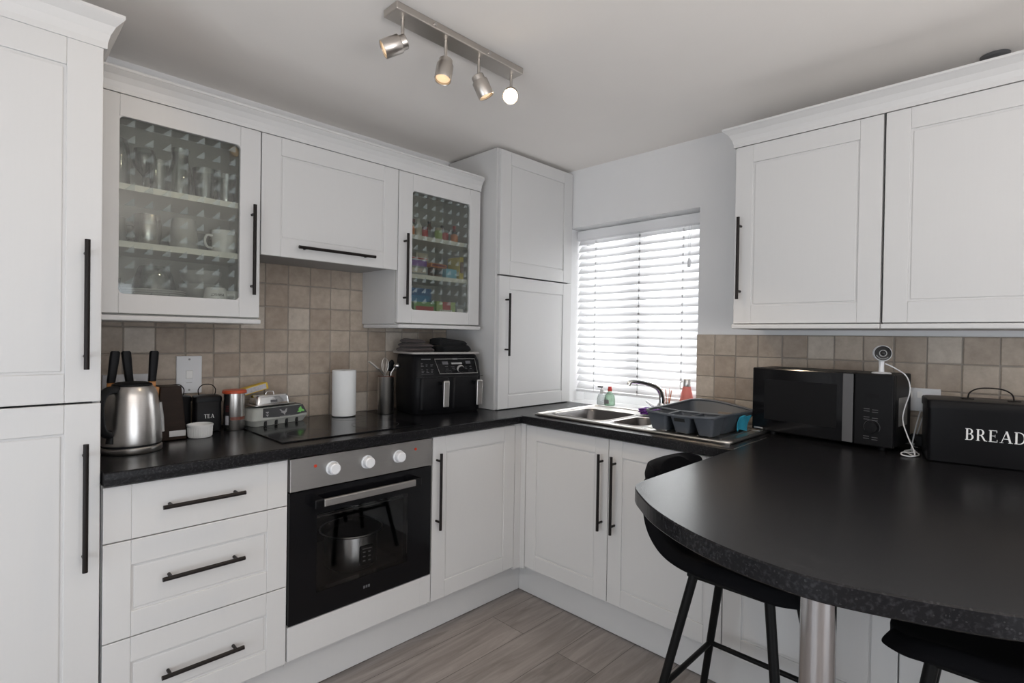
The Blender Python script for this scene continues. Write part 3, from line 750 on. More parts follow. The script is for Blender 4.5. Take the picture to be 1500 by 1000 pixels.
# right wall cabinets
for nm, lab, s0, s1, hs in (('wall_cabinet', 'white single-door wall cupboard nearest the window, above the microwave', -2.002, -1.505, -1.531), ('wall_cabinet', 'white wall cupboard at the right edge, above the bread bin', -2.530, -2.008, None)):
    t = thing(nm, lab, 'cabinet', (-.15, (s0+s1)/2, 1.33))
    carcass(t, 'B', s0, s1, 1.345, 2.062, .298)
    d_ = shaker(t, 'B', s0+.0005, s1-.0005, 1.347, 2.054, DW, st=.068, rl=.070)
    if hs: handle(d_, 'B', hs, 1.443, hs, 1.769, DW)
    else: handle(d_, 'B', s0+.030, 1.443, s0+.030, 1.769, DW)
    mb = MB(); fbox(mb, 'B', s0-.002, s1+.003, .02, DW+.012, 1.326, 1.3435, .004); mb.build('light_rail', 'cab', t, world=True)
mb = MB(); cornice(mb, 'B', -2.532, -1.503, DW-.003, 2.056, 2.130, .042, endR=True); fbox(mb, 'B', -2.532, -1.503, .02, .3165, 2.0635, 2.12)
solo(mb, 'cornice_moulding', 'cab', 'white cornice moulding along the top of the right-hand cupboards', 'cornice')
t = thing('ceiling_disc', 'small dark round fitting on the ceiling just above the right-hand cornice', 'ceiling fitting', (-.046, -2.265, H-.016))
MB().lathe([(0, 0), (.032, 0), (.039, .006), (.040, .0155), (0, .0155)], (0, 0, 0), 28).build('cover', 'dimprint', t)

# ---------------------------------------------------------------- ceiling spotlights
t = thing('ceiling_spotlight_bar', 'brushed nickel ceiling bar carrying four spotlights', 'ceiling light', (-1.345, -.995, H))
MB().box(-.270, .270, -.036, .036, -.024, -.0005, .003).build('bar', 'nickel', t)
for x in (-.13, .10): MB().lathe([(0, 0), (.006, 0), (.006, .004), (0, .005)], (x, -.036, -.012), 12, Matrix.Rotation(PI/2, 4, 'X')).build('fixing_screw', 'steel', t)
RT = Vector((.7025, -.7116, 0)); FW = Vector((.7116, .7025, 0)); UPV = Vector((0, 0, 1))
heads = [(-.225, (-.80, -.20, -.42), 'bulb'), (-.060, (-.10, -.22, -.95), 'bulb'), (.085, (.42, .12, -.88), 'bulb'), (.243, (-.02, -.86, -.50), 'bulbon')]
for x, (a, b, c), bm_ in heads:
    hp = Vector((x, 0, -.024)); dirv = (RT*a+FW*b+UPV*c).normalized()
    knee = hp+Vector((0, 0, -.060))
    hd = MB(); q = dirv.to_track_quat('Z', 'Y').to_matrix().to_4x4()
    back = knee - dirv*.012 + Vector((0, 0, -.010))
    hd.lathe([(0, 0), (.020, 0), (.022, .002), (.022, .018), (.0265, .020), (.0275, .022), (.0275, .074), (.0265, .076), (.0245, .074), (.0245, .066), (0, .064)], back, 32, q)
    hob_ = hd.build('spotlight_head', 'nickel', t)
    MB().tube([hp, knee], .0052, 12).build('stem', 'nickel', hob_)
    MB().lathe([(0, 0), (.023, 0), (.023, .003), (.016, .006), (0, .007)], back+dirv*.0655, 28, q).build('bulb', bm_, hob_)
    if True:
        ld = bpy.data.lights.new('spot_lamp', 'SPOT'); ld.energy = 8 if bm_ == 'bulbon' else (4 if x < -.2 else 15); ld.spot_size = math.radians(75); ld.spot_blend = .6; ld.color = (1, .80, .58); ld.shadow_soft_size = .02
        lo = bpy.data.objects.new('spot_lamp', ld); COL.objects.link(lo)
        lo.location = Vector(t.location)+back+dirv*.085; lo.rotation_euler = dirv.to_track_quat('-Z', 'Y').to_euler()

# ---------------------------------------------------------------- electrical fittings
t = thing('cooker_switch', 'tall white cooker switch plate with one rocker on the back-wall tiles', 'switch', (-1.888, -.0105, 1.112))
MB().box(-.044, .044, -.010, 0, -.073, .073, .002).build('plate', 'whiteplastic', t)
MB().box(-.012, .012, -.014, -.009, -.016, .016, .002).build('rocker', 'whiteprint', t)
for z in (-.060, .060): MB().lathe([(0, 0), (.004, 0), (.004, .001), (0, .0012)], (0, -.010, z), 12, Matrix.Rotation(PI/2, 4, 'X')).build('screw', 'greyprint', t)
MB().box(-.010, .010, -.0104, -.0098, -.033, -.031).build('print_line', 'greyprint', t)
t = thing('wall_socket', 'white double socket on the back-wall tiles behind the knife block', 'socket', (-2.087, -.0105, 1.078))
MB().box(-.073, .073, -.009, 0, -.043, .043, .002).build('plate', 'whiteplastic', t)
for x in (-.02, .02): MB().box(x-.006, x+.006, -.012, -.008, .006, .024, .001).build('rocker', 'whiteprint', t)
t = thing('wall_socket', 'white double socket on the right-hand tiles between microwave and bread bin', 'socket', (-.0105, -2.066, 1.070))
MB().box(-.009, 0, -.073, .073, -.043, .043, .002).build('plate', 'whiteplastic', t)
for y in (-.012, .018): MB().box(-.012, -.008, y-.008, y+.008, .006, .030, .0015).build('rocker', 'whiteprint', t)
t = thing('power_plug', 'white plug in the right-hand socket beside the bread bin', 'plug', (-.0205, -2.110, 1.058))
MB().box(-.030, 0, -.022, .022, -.024, .024, .006).build('plug_body', 'whiteplastic', t)
MB().tube(catmull([(-.020, .006, -.022), (-.034, .018, -.05), (-.03, .03, -.10), (-.05, .04, -.148), (-.07, .035, -.1535), (-.075, .025, -.1535)], 6), .0020, 6).build('cord', 'whiteplastic', t)
# lower socket and dark adaptor behind
t = thing('power_adaptor', 'black adaptor block lying on the counter behind the tangled white cable', 'adaptor', (-.050, -2.075, ZT+.001))
MB().box(-.02, .02, -.022, .018, 0, .045, .005).build('adaptor_body', 'blackplastic', t)
MB().tube(catmull([(-.02, 0, .02), (-.05, .015, .03), (-.07, .00, .006), (-.05, -.02, .004)], 6), .0025, 6).build('cord', 'blackplastic', t)

# ---------------------------------------------------------------- kettle
t = thing('kettle', 'brushed steel jug kettle with black handle by the tall cupboard', 'kettle', (-2.128, -.345, ZT+.001), math.radians(0))
MB().lathe([(0, 0), (.080, 0), (.082, .003), (.082, .016), (.078, .020), (0, .020)], (0, 0, 0), 48).build('power_base', 'steel', t)
MB().lathe([(0, .020), (.079, .020), (.079, .026), (0, .026)], (0, 0, 0), 48).build('base_ring', 'blackplastic', t)
MB().lathe([(0, .026), (.080, .026), (.081, .032), (.079, .08), (.075, .13), (.069, .175), (.062, .196), (.052, .207), (0, .207)], (0, 0, 0), 48).build('body', 'steel', t)
MB().lathe([(.054, .2065), (.052, .212), (.040, .217), (.012, .219), (0, .219)], (0, 0, 0), 40).build('lid', 'blackplastic', t)
dh = Vector((-.79, -.61, 0)).normalized()
hp = [dh*.050+Vector((0, 0, .196)), dh*.090+Vector((0, 0, .196)), dh*.112+Vector((0, 0, .172)), dh*.115+Vector((0, 0, .12)), dh*.104+Vector((0, 0, .078)), dh*.078+Vector((0, 0, .062))]
MB().tube(catmull(hp, 8), .0125, 14).build('handle', 'blackplastic', t)
pp = [dh*.074+Vector((0, 0, .058)), dh*.079+Vector((0, 0, .035))]
MB().tube(pp, .012, 12).build('switch_lever', 'blackplastic', t)
ps = Vector((.95, -.31, 0)).normalized()
pg = MB(); pq = [(ps*.0835+Vector((0, 0, z)))*1 for z in (.055, .10, .15)]
pq = [ps*(.0815)+Vector((0, 0, .055)), ps*(.0785)+Vector((0, 0, .10)), ps*(.0735)+Vector((0, 0, .15))]
pg.tube(pq, [.006, .007, .006], 10); pg.build('water_gauge', 'greyprint', t)
dsp = Vector((.30, .954, 0))
MB().tube([dsp*.058+Vector((0, 0, .172)), dsp*.084+Vector((0, 0, .200))], [.024, .014], 14).build('spout', 'steel', t)

# knife block and knives
t = thing('knife_block', 'dark wood knife block with steel plaque behind the kettle', 'knife block', (-2.065, -.200, ZT+.001))
# dark front cheek
mb = MB(); mb.prism([(.02, 0), (.116, 0), (.098, .187), (.036, .187)], lambda a, b: (a, -.042, b), lambda a, b: (a, .046, b), bev=.002); mb.build('side_cheek', 'darkwood', t)
mb = MB(); mb.prism([(-.095, 0), (.020, 0), (.034, .187), (-.090, .187)], lambda a, b: (a, -.034, b), lambda a, b: (a, .044, b), bev=.002); mb.build('wood_core', 'orangewood', t)
MB().box(.062, .112, -.0434, -.0415, .012, .032).build('plaque', 'steel', t)
for x, lean, lab in ((-2.161, .011, 'black-handled knife at the left of the knife block'), (-2.110, -.010, 'black-handled knife second from the left in the knife block'), (-2.046, .006, 'black-handled knife at the right of the knife block')):
    k = thing('kitchen_knife', lab, 'knife', (x, -.195, ZT+.1885), 0, 'knives standing in the dark block')
    L = [[(lean*q+a, b, zz) for a, b in rrect(-w_, w_, -.010, .010, .006, 4)] for q, zz, w_ in ((0, .018, .0115), (.3, .045, .012), (.8, .095, .0135), (1, .118, .0135), (1, .123, .010))]
    MB().loft(L).build('handle', 'blackplastic', k)
    MB().box(-.011, .011, -.007, .007, .0, .0185, .003).build('bolster', 'orangewood', k)

# canisters
def canister(x, y, rz, lab, word):
    t = thing('canister', lab, 'canister', (x, y, ZT+.001), rz)
    L = []
    for off, z in ((.004, 0), (0, .003), (0, .118), (.001, .120)): L.append([(a, b, z) for a, b in rrect(-.046+off, .046-off, -.040+off, .040-off, .012, 4)])
    MB().loft(L).build('body', 'enamel', t)
    L = []
    for off, z in ((-.0015, .114), (-.002, .126), (.0, .133), (.012, .137)): L.append([(a, b, z) for a, b in rrect(-.046+off, .046-off, -.040+off, .040-off, .012, 4)])
    MB().loft(L).build('lid', 'enamel', t)
    MB().tube(catmull([(-.026, 0, .134), (-.029, 0, .158), (-.014, 0, .176), (.014, 0, .176), (.029, 0, .158), (.026, 0, .134)], 6), .0018, 8).build('wire_handle', 'blk', t)
    if word: serif_text(word, .0150, 'lettering', 'whiteprint', t, Matrix.Translation((.004, -.0408, .060)) @ Matrix.Rotation(PI/2, 4, 'X'))
    return t
canister(-1.850, -.110, math.radians(-8), 'black enamel canister lettered TEA with wire loop handle', 'TEA')
canister(-1.945, -.062, 0, 'plain black canister tucked between knife block and tea canister', None)
t = thing('ramekin', 'small white ribbed ramekin in front of the tea canister', 'dish', (-1.905, -.232, ZT+.001))
pr = []
MB().lathe([(0, 0), (.036, 0), (.038, .003), (.0395, .036), (.0425, .040), (.0425, .046), (.040, .047), (.037, .043), (.036, .008), (0, .006)], (0, 0, 0), 40).build('bowl', 'white', t)
mb = MB()
for i in range(36):
    a = i*2*PI/36; mb.tube([(.0383*math.cos(a), .0383*math.sin(a), .004), (.0398*math.cos(a), .0398*math.sin(a), .036)], .0012, 5)
mb.build('ribs', 'white', t)
t = thing('food_tin', 'tall shiny steel tin with orange lid between tea canister and egg box', 'tin', (-1.764, -.150, ZT+.001))
MB().lathe([(0, 0), (.036, 0), (.037, .002), (.037, .142), (0, .142)], (0, 0, 0), 40).build('body', 'steel', t)
MB().lathe([(0, .142), (.043, .142), (.044, .145), (.043, .152), (.040, .155), (0, .156)], (0, 0, 0), 36).build('lid', 'orange', t)
mb = MB(); mb.grid(lambda u, v: (.0374*math.cos(-2.25+2.6*u), .0374*math.sin(-2.25+2.6*u), .040+.012*v), 20, 1); mb.build('label_band', 'brownband', t)
mb = MB(); mb.grid(lambda u, v: (.0374*math.cos(-2.95+.62*u), .0374*math.sin(-2.95+.62*u), .004+.136*v), 8, 1); mb.build('printed_label', 'blackprint', t)
mb = MB(); mb.grid(lambda u, v: (.0377*math.cos(-2.80+.4*u), .0377*math.sin(-2.80+.4*u), .022+.035*v), 6, 1); mb.build('label_patch', 'silvercard', t)
mb = MB()
for q in range(3): mb.grid(lambda u, v: (.0377*math.cos(-2.80+.40*u), .0377*math.sin(-2.80+.40*u), .074+.009*q+.004*v), 6, 1)
mb.build('label_print', 'dark_red', t)

# egg box
t = thing('egg_box', 'grey card egg box with charcoal label and hen motif on the hob', 'egg box', (-1.598, -.118, ZT+.006), math.radians(13))
L = []
for x0, x1, y0, y1, z in ((-.115, .115, -.044, .044, 0), (-.126, .126, -.052, .052, .022), (-.128, .128, -.054, .054, .024), (-.128, .128, -.054, .054, .028), (-.112, .112, -.040, .040, .068), (-.106, .106, -.034, .034, .072)):
    L.append([(a, b, z) for a, b in rrect(x0, x1, y0, y1, .016, 4)])
MB().loft(L).build('carton', 'eggcard', t)
for i in range(4): MB().box(-.078+i*.048, -.066+i*.048, -.0525, -.045, .0, .020, .003).build('carton_notch', 'blackprint', t)
# label wraps lid: sloped front with curved lower edge
def lab_pt(u, v, lift=.001):
    x = -.086+.206*u; zlo = .0295+.005*(2*u-1)**2
    z = zlo+(.0685-zlo)*v; y = -.054+.014*(z-.028)/.040
    return Vector((x*(1-.10*v), y-lift, z+lift*.4))
mb = MB(); mb.grid(lambda u, v: lab_pt(u, v), 16, 4)
mb.build('label', 'charlabel', t)
MB().box(-.078, .104, -.0345, .032, .0715, .0728).build('label_top', 'charlabel', t)
mb = MB()
def marks(pts, name, m):
    mb = MB(); mb.poly([lab_pt(a, b, .0016) for a, b in pts]); mb.build(name, m, t, auto=False)
marks([(.38, .72), (.42, .50), (.40, .44), (.46, .28), (.475, .14), (.49, .14), (.495, .28), (.54, .45), (.575, .80), (.53, .72), (.50, .55), (.45, .56), (.42, .74)], 'hen_motif', 'greyprint')
marks([(.78, .20), (.80, .32), (.84, .36), (.83, .5), (.88, .70), (.93, .82), (.92, .52), (.96, .36), (.95, .18), (.88, .24), (.86, .14), (.82, .22)], 'green_motif', 'green')
marks([(.06, .62), (.13, .62), (.13, .52), (.10, .40), (.06, .52)], 'small_motif', 'greyprint')
marks([(.06, .32), (.13, .32), (.11, .18), (.10, .06), (.08, .18)], 'small_motif', 'greyprint')
marks([(.36, .06), (.60, .06), (.60, .02), (.36, .02)], 'label_line', 'greyprint')

# butter dish on egg box
t = thing('butter_dish', 'lidded stainless steel butter dish sitting on the egg box', 'butter dish', (-1.618, -.120, ZT+.0795), math.radians(10))
L = [[(a, b, z) for a, b in rrect(-.092+o, .092-o, -.050+o, .050-o, .02, 5)] for o, z in ((.024, 0), (.014, .004), (0, .007), (0, .009), (.018, .0095))]
MB().loft(L).build('tray', 'steel', t)
L = [[(a, b, z) for a, b in rrect(-.074+o, .074-o, -.036+o, .036-o, .014, 5)] for o, z in ((0, .0095), (.003, .036), (.008, .046), (.014, .048))]
MB().loft(L).build('lid', 'chrome', t)
MB().tube(catmull([(-.018, 0, .047), (-.014, 0, .056), (0, 0, .059), (.014, 0, .056), (.018, 0, .047)], 5), .002, 8).build('knob', 'chrome', t)
MB().box(-.016, .012, -.0362, -.0345, .017, .027).build('window_mark', 'dimprint', t)
# tilted yellow packet leaning on the dish
mb = MB(); 
t = thing('food_packet', 'small yellow-edged packet tilted on top of the butter dish', 'packet', (-1.668, -.083, ZT+.149), math.radians(6))
MB().box(-.052, .052, -.018, .018, -.014, .014, .002, rot=(0, math.radians(-13), 0)).build('box', 'yellow', t)
MB().box(-.048, .043, -.0192, -.0180, -.0105, .0105, rot=(0, math.radians(-13), 0)).build('printed_face', 'silvercard', t)

# kitchen roll
t = thing('kitchen_roll', 'upright white kitchen paper roll standing on the hob', 'kitchen roll', (-1.288, -.125, ZT+.0065))
MB().lathe([(.018, .003), (.050, .001), (.053, .004), (.053, .206), (.050, .209), (.019, .209), (.018, .206)], (0, 0, 0), 48, closed=True).build('paper', 'paper', t)
MB().lathe([(.0165, .002), (.018, .002), (.018, .208), (.0165, .208)], (0, 0, 0), 24, closed=True).build('card_core', 'eggcard', t)

# utensil pot and utensils
t = thing('utensil_pot', 'narrow brushed steel utensil pot left of the air fryer', 'pot', (-1.083, -.150, ZT+.001))
MB().lathe([(0, 0), (.037, 0), (.038, .002), (.038, .178), (.039, .180), (.0365, .180), (.036, .176), (.036, .004), (0, .004)], (0, 0, 0), 36).build('pot', 'steel', t)
MB().tube([(.0385*math.cos(a*PI/18), .0385*math.sin(a*PI/18), .1795) for a in range(36)], .0016, 6, closed=True).build('rim', 'brownband', t)
u = thing('spatula', 'flat grey spatula leaning out left of the utensil pot', 'utensil', (-1.083, -.172, ZT+.007))
MB().tube([(.012, .014, .005), (-.022, .006, .180), (-.052, .002, .212)], .0035, 8).build('shaft', 'steel', u)
MB().box(-.112, -.050, -.008, .010, .226, .232, .002, rot=(0, math.radians(36), 0)).build('blade', 'silverline', u)
u = thing('whisk', 'steel balloon whisk standing in the utensil pot', 'utensil', (-1.083, -.140, ZT+.007))
mb = MB()
for i in range(4):
    a = i*PI/4; c, s_ = math.cos(a), math.sin(a)
    mb.tube(catmull([(0, 0, .175), (.016*c, .016*s_, .215), (.014*c, .014*s_, .245), (0, 0, .262), (-.014*c, -.014*s_, .245), (-.016*c, -.016*s_, .215), (0, 0, .175)], 5), .0010, 6)
mb.build('wires', 'steel', u); MB().tube([(0, 0, .004), (0, 0, .178)], .006, 10).build('handle', 'steel', u)
u = thing('serving_spoon', 'black serving spoon in the utensil pot beside the air fryer', 'utensil', (-1.071, -.138, ZT+.007))
MB().tube([(.004, 0, .004), (.020, .004, .19)], .0042, 8).build('shaft', 'blackplastic', u)
MB().ball((.026, .006, .222), .024, (.7, .3, 1.25), (0, math.radians(15), 0)).build('spoon_bowl', 'blackplastic', u)
u = thing('ladle', 'steel ladle with round bowl in the utensil pot', 'utensil', (-1.069, -.162, ZT+.007))
MB().tube([(-.010, .004, .004), (.004, -.002, .19), (.018, -.012, .216)], .0032, 8).build('shaft', 'steel', u)
MB().ball((.028, -.018, .224), .017, (1, 1, .8)).build('ladle_bowl', 'steel', u)

# ---------------------------------------------------------------- air fryer
AFR = math.radians(-10)
t = thing('air_fryer', 'large black dual-basket air fryer with two steel handles', 'air fryer', (-.8185, -.215, ZT+.001), AFR); t.scale = (1.04, 1, 1)
L = []
for w, y0, y1, z, r in ((.170, -.120, .125, 0, .04), (.178, -.128, .130, .012, .045), (.182, -.136, .132, .10, .045), (.180, -.134, .132, .185, .045), (.176, -.118, .130, .255, .04), (.172, -.100, .128, .278, .036), (.165, -.093, .122, .286, .03)):
    L.append([(a, b, z) for a, b in rrect(-w, w, y0, y1, r, 6)])
MB().loft(L).build('body', 'blackplastic', t)
# baskets: slightly proud curved fronts
for i, (x0, x1) in enumerate(((-.160, -.004), (.004, .160))):
    L = [[(a, b, z) for a, b in rrect(x0+o, x1-o, -.141+o*.3, -.10, .018, 5)] for o, z in ((.010, .022), (.004, .026), (0, .10), (.002, .172), (.006, .176))]
    bk = MB().loft(L).build('basket', 'blackplastic', t)
    hx = -.055 if i == 0 else .122
    hm = MB(); hm.prism([(-.1995, .040), (-.1945, .040), (-.186, .150), (-.189, .162), (-.197, .166), (-.203, .160)], lambda a, b: (hx-.015, a+.003, b), lambda a, b: (hx+.015, a+.003, b), bev=.003)
    hh = hm.build('handle', 'steel', bk)
    MB().box(hx-.013, hx+.013, -.192, -.135, .140, .158, .004).build('handle_mount', 'blackplastic', bk)
MB().box(-.176, .176, -.1365, -.132, .1785, .1805).build('seam', 'blackprint', t)
# control panel slanted with the upper front: from (y -.135,z.19) to (y -.116,z.262)
def afp(x, v, lift=.0015):   # v 0..1 up the slanted face
    z = .192+.078*v; y = -.1335+.0085*v if z < .2 else -.1335+.0185*(z-.192)/.066
    return Vector((x, y-lift, z))
mb = MB()
mb.loft([[afp(-.062, 0), afp(.150, 0), afp(.150, 0, -.004), afp(-.062, 0, -.004)], [afp(-.082, 1), afp(.140, 1), afp(.140, 1, -.004), afp(-.082, 1, -.004)]], smooth=False)
cp = mb.build('control_panel', 'blackgloss', t)
def ppx(u, v): return afp(-.062+.212*u-.020*v+.010*u*v, v, .0028)
mb = MB(); mb.tube([ppx(.02, .03), ppx(.98, .03), ppx(.99, .93), ppx(.01, .93)], .0014, 6, closed=True); mb.build('silver_outline', 'silverline', cp)
def quad(u0, u1, v0, v1, name, m, par=cp):
    mb = MB(); mb.poly([ppx(u0, v0), ppx(u1, v0), ppx(u1, v1), ppx(u0, v1)]); return mb.build(name, m, par, auto=False)
quad(.16, .30, .60, .78, 'display', 'lcd'); quad(.74, .86, .62, .80, 'display', 'lcd'); quad(.38, .64, .60, .71, 'mode_label', 'greyprint')
quad(.44, .56, .88, .985, 'badge', 'lcd')
for uu, vv, ww in ((.34, .44, .09), (.36, .34, .07), (.38, .24, .06), (.68, .40, .07), (.68, .30, .06), (.20, .46, .07), (.20, .30, .07), (.80, .44, .06), (.80, .30, .06)):
    quad(uu, uu+ww, vv, vv+.022, 'print_mark', 'dimprint')
for u0, u1 in ((.18, .32), (.76, .90)):
    mb = MB(); mb.tube([ppx(u0, .10), ppx(u1, .10), ppx(u1, .20), ppx(u0, .20)], .0005, 5, closed=True); mb.build('button_outline', 'dimprint', cp)
kc = ppx(.56, .33)
kq = Matrix.Rotation(math.radians(90+15), 4, 'X')
MB().lathe([(0, 0), (.017, 0), (.016, .012), (.0145, .014), (0, .014)], kc, 28, kq).build('dial', 'blackplastic', cp)
MB().lathe([(.0165, 0), (.0185, 0), (.0175, .010), (.0160, .012)], kc, 28, kq, closed=True).build('dial_ring', 'silverline', cp)
# pictogram print at the left of the panel
mb = MB()
for r_ in range(2):
    for c_ in range(3):
        for s_ in range(3):
            x = -.150+c_*.024; v = .12+r_*.38+s_*.08; w_ = (.010, .014, .008)[(r_+c_+s_) % 3]
            mb.poly([afp(x, v), afp(x+w_, v), afp(x+w_, v+.03), afp(x, v+.03)])
mb.poly([afp(-.145, .90), afp(-.098, .90), afp(-.098, .96), afp(-.145, .96)]); mb.poly([afp(-.152, .02), afp(-.09, .02), afp(-.09, .035), afp(-.152, .035)])
mb.build('printed_guide', 'dimprint', t, auto=False)
t = thing('baking_tray', 'thin silver baking tray lying on top of the air fryer', 'tray', (-.822, -.203, ZT+.2885), AFR)
L = [[(a, b, z) for a, b in rrect(-.19+o, .19-o, -.125+o, .125-o, .02, 5)] for o, z in ((.004, 0), (.001, .002), (0, .009), (.003, .011), (.006, .009), (.012, .004))]
MB().loft(L).build('tray', 'silverline', t)

def folded(name, lab, m, layers, loc, rz, seed):
    t = thing(name, lab, 'towel', loc, rz); r = random.Random(seed); z = 0
    for i, (w, d_, h, ox, oy, tp) in enumerate(layers):
        L = []; n = 6
        for k in range(n+1):
            v = k/n; o = .012*(1-math.sin(PI*v)**.5)
            pts = rrect(-w/2+o+ox, w/2-o+ox, -d_/2+o+oy, d_/2-o+oy, .018, 6)
            L.append([(a+.003*math.sin(9*a+seed+k), b+.003*math.cos(11*a+k), z+h*v+ (tp*max(0, (a-ox)/w+.1)*v) + .004*math.sin(30*a+13*b+seed)*v) for a, b in pts])
        MB().loft(L).build('fold', m, t); z += h+.001
    return t
folded('folded_towel', 'taupe towel loosely folded at the left on the air fryer tray', 'browncloth', [(.160, .13, .022, 0, 0, -.004), (.150, .12, .020, .002, 0, -.008), (.105, .10, .020, -.012, .004, -.016)], (-.932, -.175, ZT+.2965), AFR, 2)
folded('folded_towel', 'black towel stacked at the right on the air fryer tray', 'blackcloth', [(.170, .14, .032, .006, 0, 0), (.160, .14, .040, -.012, 0, -.034)], (-.745, -.215, ZT+.2965), AFR, 6)

# ---------------------------------------------------------------- dish rack
t = thing('dish_rack', 'slate-grey plastic dish rack standing on the sink drainer', 'dish rack', (-.335, -1.390, ZT+.008))
bx0, bx1, by0, by1 = -.115, .165, -.115, .118; rx0, rx1, ry0, ry1 = -.212, .212, -.146, .150
def wav(a, b, h=.080):
    """rim height: high at the middle of the far and left sides, dipping along the front"""
    x = (a-rx0)/(rx1-rx0); y = (b-ry0)/(ry1-ry0)
    return h+.014*math.sin(PI*max(0, min(1, y)))*(x > .5)*0 + .016*(x**2)*math.cos((y-.75)*PI) - .008*(1-x)*math.sin(PI*y)
ix = -.100
top = rrect(rx0, rx1, ry0, ry1, .035, 8); bot = rrect(ix+.028, bx1, by0, by1, .03, 8); btop = rrect(ix, rx1, ry0, ry1, .035, 8)
def dense(l, n=4):
    o = []
    for i in range(len(l)):
        p, q = l[i], l[(i+1) % len(l)]
        for k in range(n): o.append((p[0]+(q[0]-p[0])*k/n, p[1]+(q[1]-p[1])*k/n))
    return o
top, bot, btop = dense(top), dense(bot), dense(btop)
L = [[(a, b, .004) for a, b in bot]]
for k in (.3, .6, .9, 1.0):
    L.append([(p[0]+(q[0]-p[0])*k, p[1]+(q[1]-p[1])*k, .004+(wav(*q)-.004)*k) for p, q in zip(bot, btop)])
sh = MB().loft(L, cap0=True, cap1=False).build('basin', 'rack', t); solidify(sh, .004, 0, 1)
MB().tube([(a, b, wav(a, b)) for a, b in top], .0058, 8, closed=True).build('rim', 'rack', t)
# front row of cutlery compartments (three hanging cups)
for j, (y0, y1) in enumerate(((.050, .142), (-.046, .040), (-.140, -.056))):
    L = []
    for k in range(6):
        v = k/5; z = .004+(.072-.004)*v; g = .014*(1-v)
        L.append([(a, b, z) for a, b in rrect(rx0+.004+g*1.6, ix-g*.4, y0+g, y1-g, .012, 4)])
    cup = MB().loft(L, cap0=True, cap1=False).build('cutlery_cup', 'rack', t); solidify(cup, .003, 0, -1)
    if j == 1:
        MB().box(rx0+.0085, rx0+.0125, y0+.022, y1-.018, .048, .064, .0018, rot=(0, math.radians(-16), 0)).build('slot', 'blackprint', cup)
mb = MB()
mb.tube([(ix, ry0+.004, wav(ix, ry0)), (ix, -.05, .076), (ix, .05, .075), (ix, ry1-.004, wav(ix, ry1))], .0052, 8)
for y in (.045, -.051): mb.tube([(rx0+.002, y, wav(rx0, y)), (ix, y, .0755)], .0050, 8)
mb.build('divider_bars', 'rack', t)
for a, b in ((ix+.045, by0+.02), (bx1-.02, by0+.02), (ix+.045, by1-.02), (bx1-.02, by1-.02)):
    MB().cyl((a, b, 0), (a, b, .006), .008, seg=14).build('foot', 'blackplastic', t)
t = thing('chopping_board', 'small pale brown board lying inside the dish rack', 'board', (-.300, -1.470, ZT+.0165))
MB().box(-.005, .005, -.030, .030, .0, .066, .004, rot=(0, math.radians(18), 0)).build('board', 'tanboard', t)
t = thing('cleaning_cloth', 'cyan cleaning cloth draped between dish rack and microwave', 'cloth', (-.272, -1.5335, ZT+.008))
mb = MB(); mb.grid(lambda u, v: (-.050+.105*u, .006*math.sin(7*u+3*v)-.010*v, .004+.060*v+.005*math.sin(6*u)), 14, 8); o_ = mb.build('cloth', 'cyan', t); solidify(o_, .004)
t = thing('scrubbing_cloth', 'purple scrunched dishcloth at the sink edge beside the dish rack', 'cloth', (-.170, -1.045, ZT+.008))
mb = MB(); tb = bmesh.new(); bmesh.ops.create_icosphere(tb, subdivisions=4, radius=1)
for v in tb.verts:
    n_ = 1+.14*math.sin(7*v.co.x+2)*math.cos(6*v.co.y)+.10*math.sin(11*v.co.z+5*v.co.y)
    v.co = Vector((v.co.x*.036*n_, v.co.y*.050*n_, max(-.9, v.co.z*n_)*.020+.019))
mb._join(tb, True); mb.build('cloth', 'purple', t)

# ---------------------------------------------------------------- microwave
MR = math.atan2(-.062, -.494)   # front edge direction
fl = Vector((-.204, -1.545, 0)); fr = Vector((-.262, -2.037, 0)); ex_ = (fr-fl).normalized(); W = (fr-fl).length
rotz = math.atan2(ex_.y, ex_.x)      # local +x runs along the front, left to right
t = thing('microwave', 'black microwave oven with grey door strip against the right-hand tiles', 'microwave', (fl.x, fl.y, ZT+.001), rotz)
DP = .190
t.location = (fl.x, fl.y, ZT+.001)
MB().box(0, W, .020, DP+.002, .014, .268, .006).build('case', 'blackplastic', t)
# back of the case narrows to stay clear of the wall at the far end
MB().box(.0, .372, 0, .022, .012, .268, .005).build('door', 'blackgloss', t)
MB().box(.050, .318, -.0008, .0006, .060, .222).build('door_window', 'blackmatt', t)
MB().box(.338, .372, -.004, .004, .016, .264, .002).build('door_strip', 'dimprint', t)
MB().box(.374, W, 0, .022, .012, .268, .005).build('control_panel', 'blackplastic', t)
MB().box(.410, .452, -.0008, .001, .185, .198).build('display', 'blackmatt', t)
for z in (.142, .134, .113, .105, .045, .037):
    MB().box(.406, .424, -.0008, .001, z, z+.0022).build('button_mark', 'dimprint', t)
    MB().box(.432, .450, -.0008, .001, z-.002, z+.0002).build('button_mark', 'dimprint', t)
MB().lathe([(0, 0), (.020, 0), (.019, .012), (0, .013)], (.432, 0, .080), 28, Matrix.Rotation(PI/2, 4, 'X')).build('dial', 'blackplastic', t)
mb = MB(); mb.tube([(.432+.025*math.cos(math.radians(a)), -.0005, .080+.025*math.sin(math.radians(a))) for a in range(-30, 211, 12)], .0007, 5); mb.build('dial_scale', 'dimprint', t)
MB().box(.010, .046, -.0008, .001, .018, .024).build('badge', 'greyprint', t)
MB().box(W-.0012, W+.0006, .055, .150, .085, .185).build('side_sticker', 'greyprint', t)
for x in (.075, W-.04):
    for y in (.03, DP-.03): MB().cyl((x, y, 0), (x, y, .016), .012, seg=14).build('foot', 'blackplastic', t)

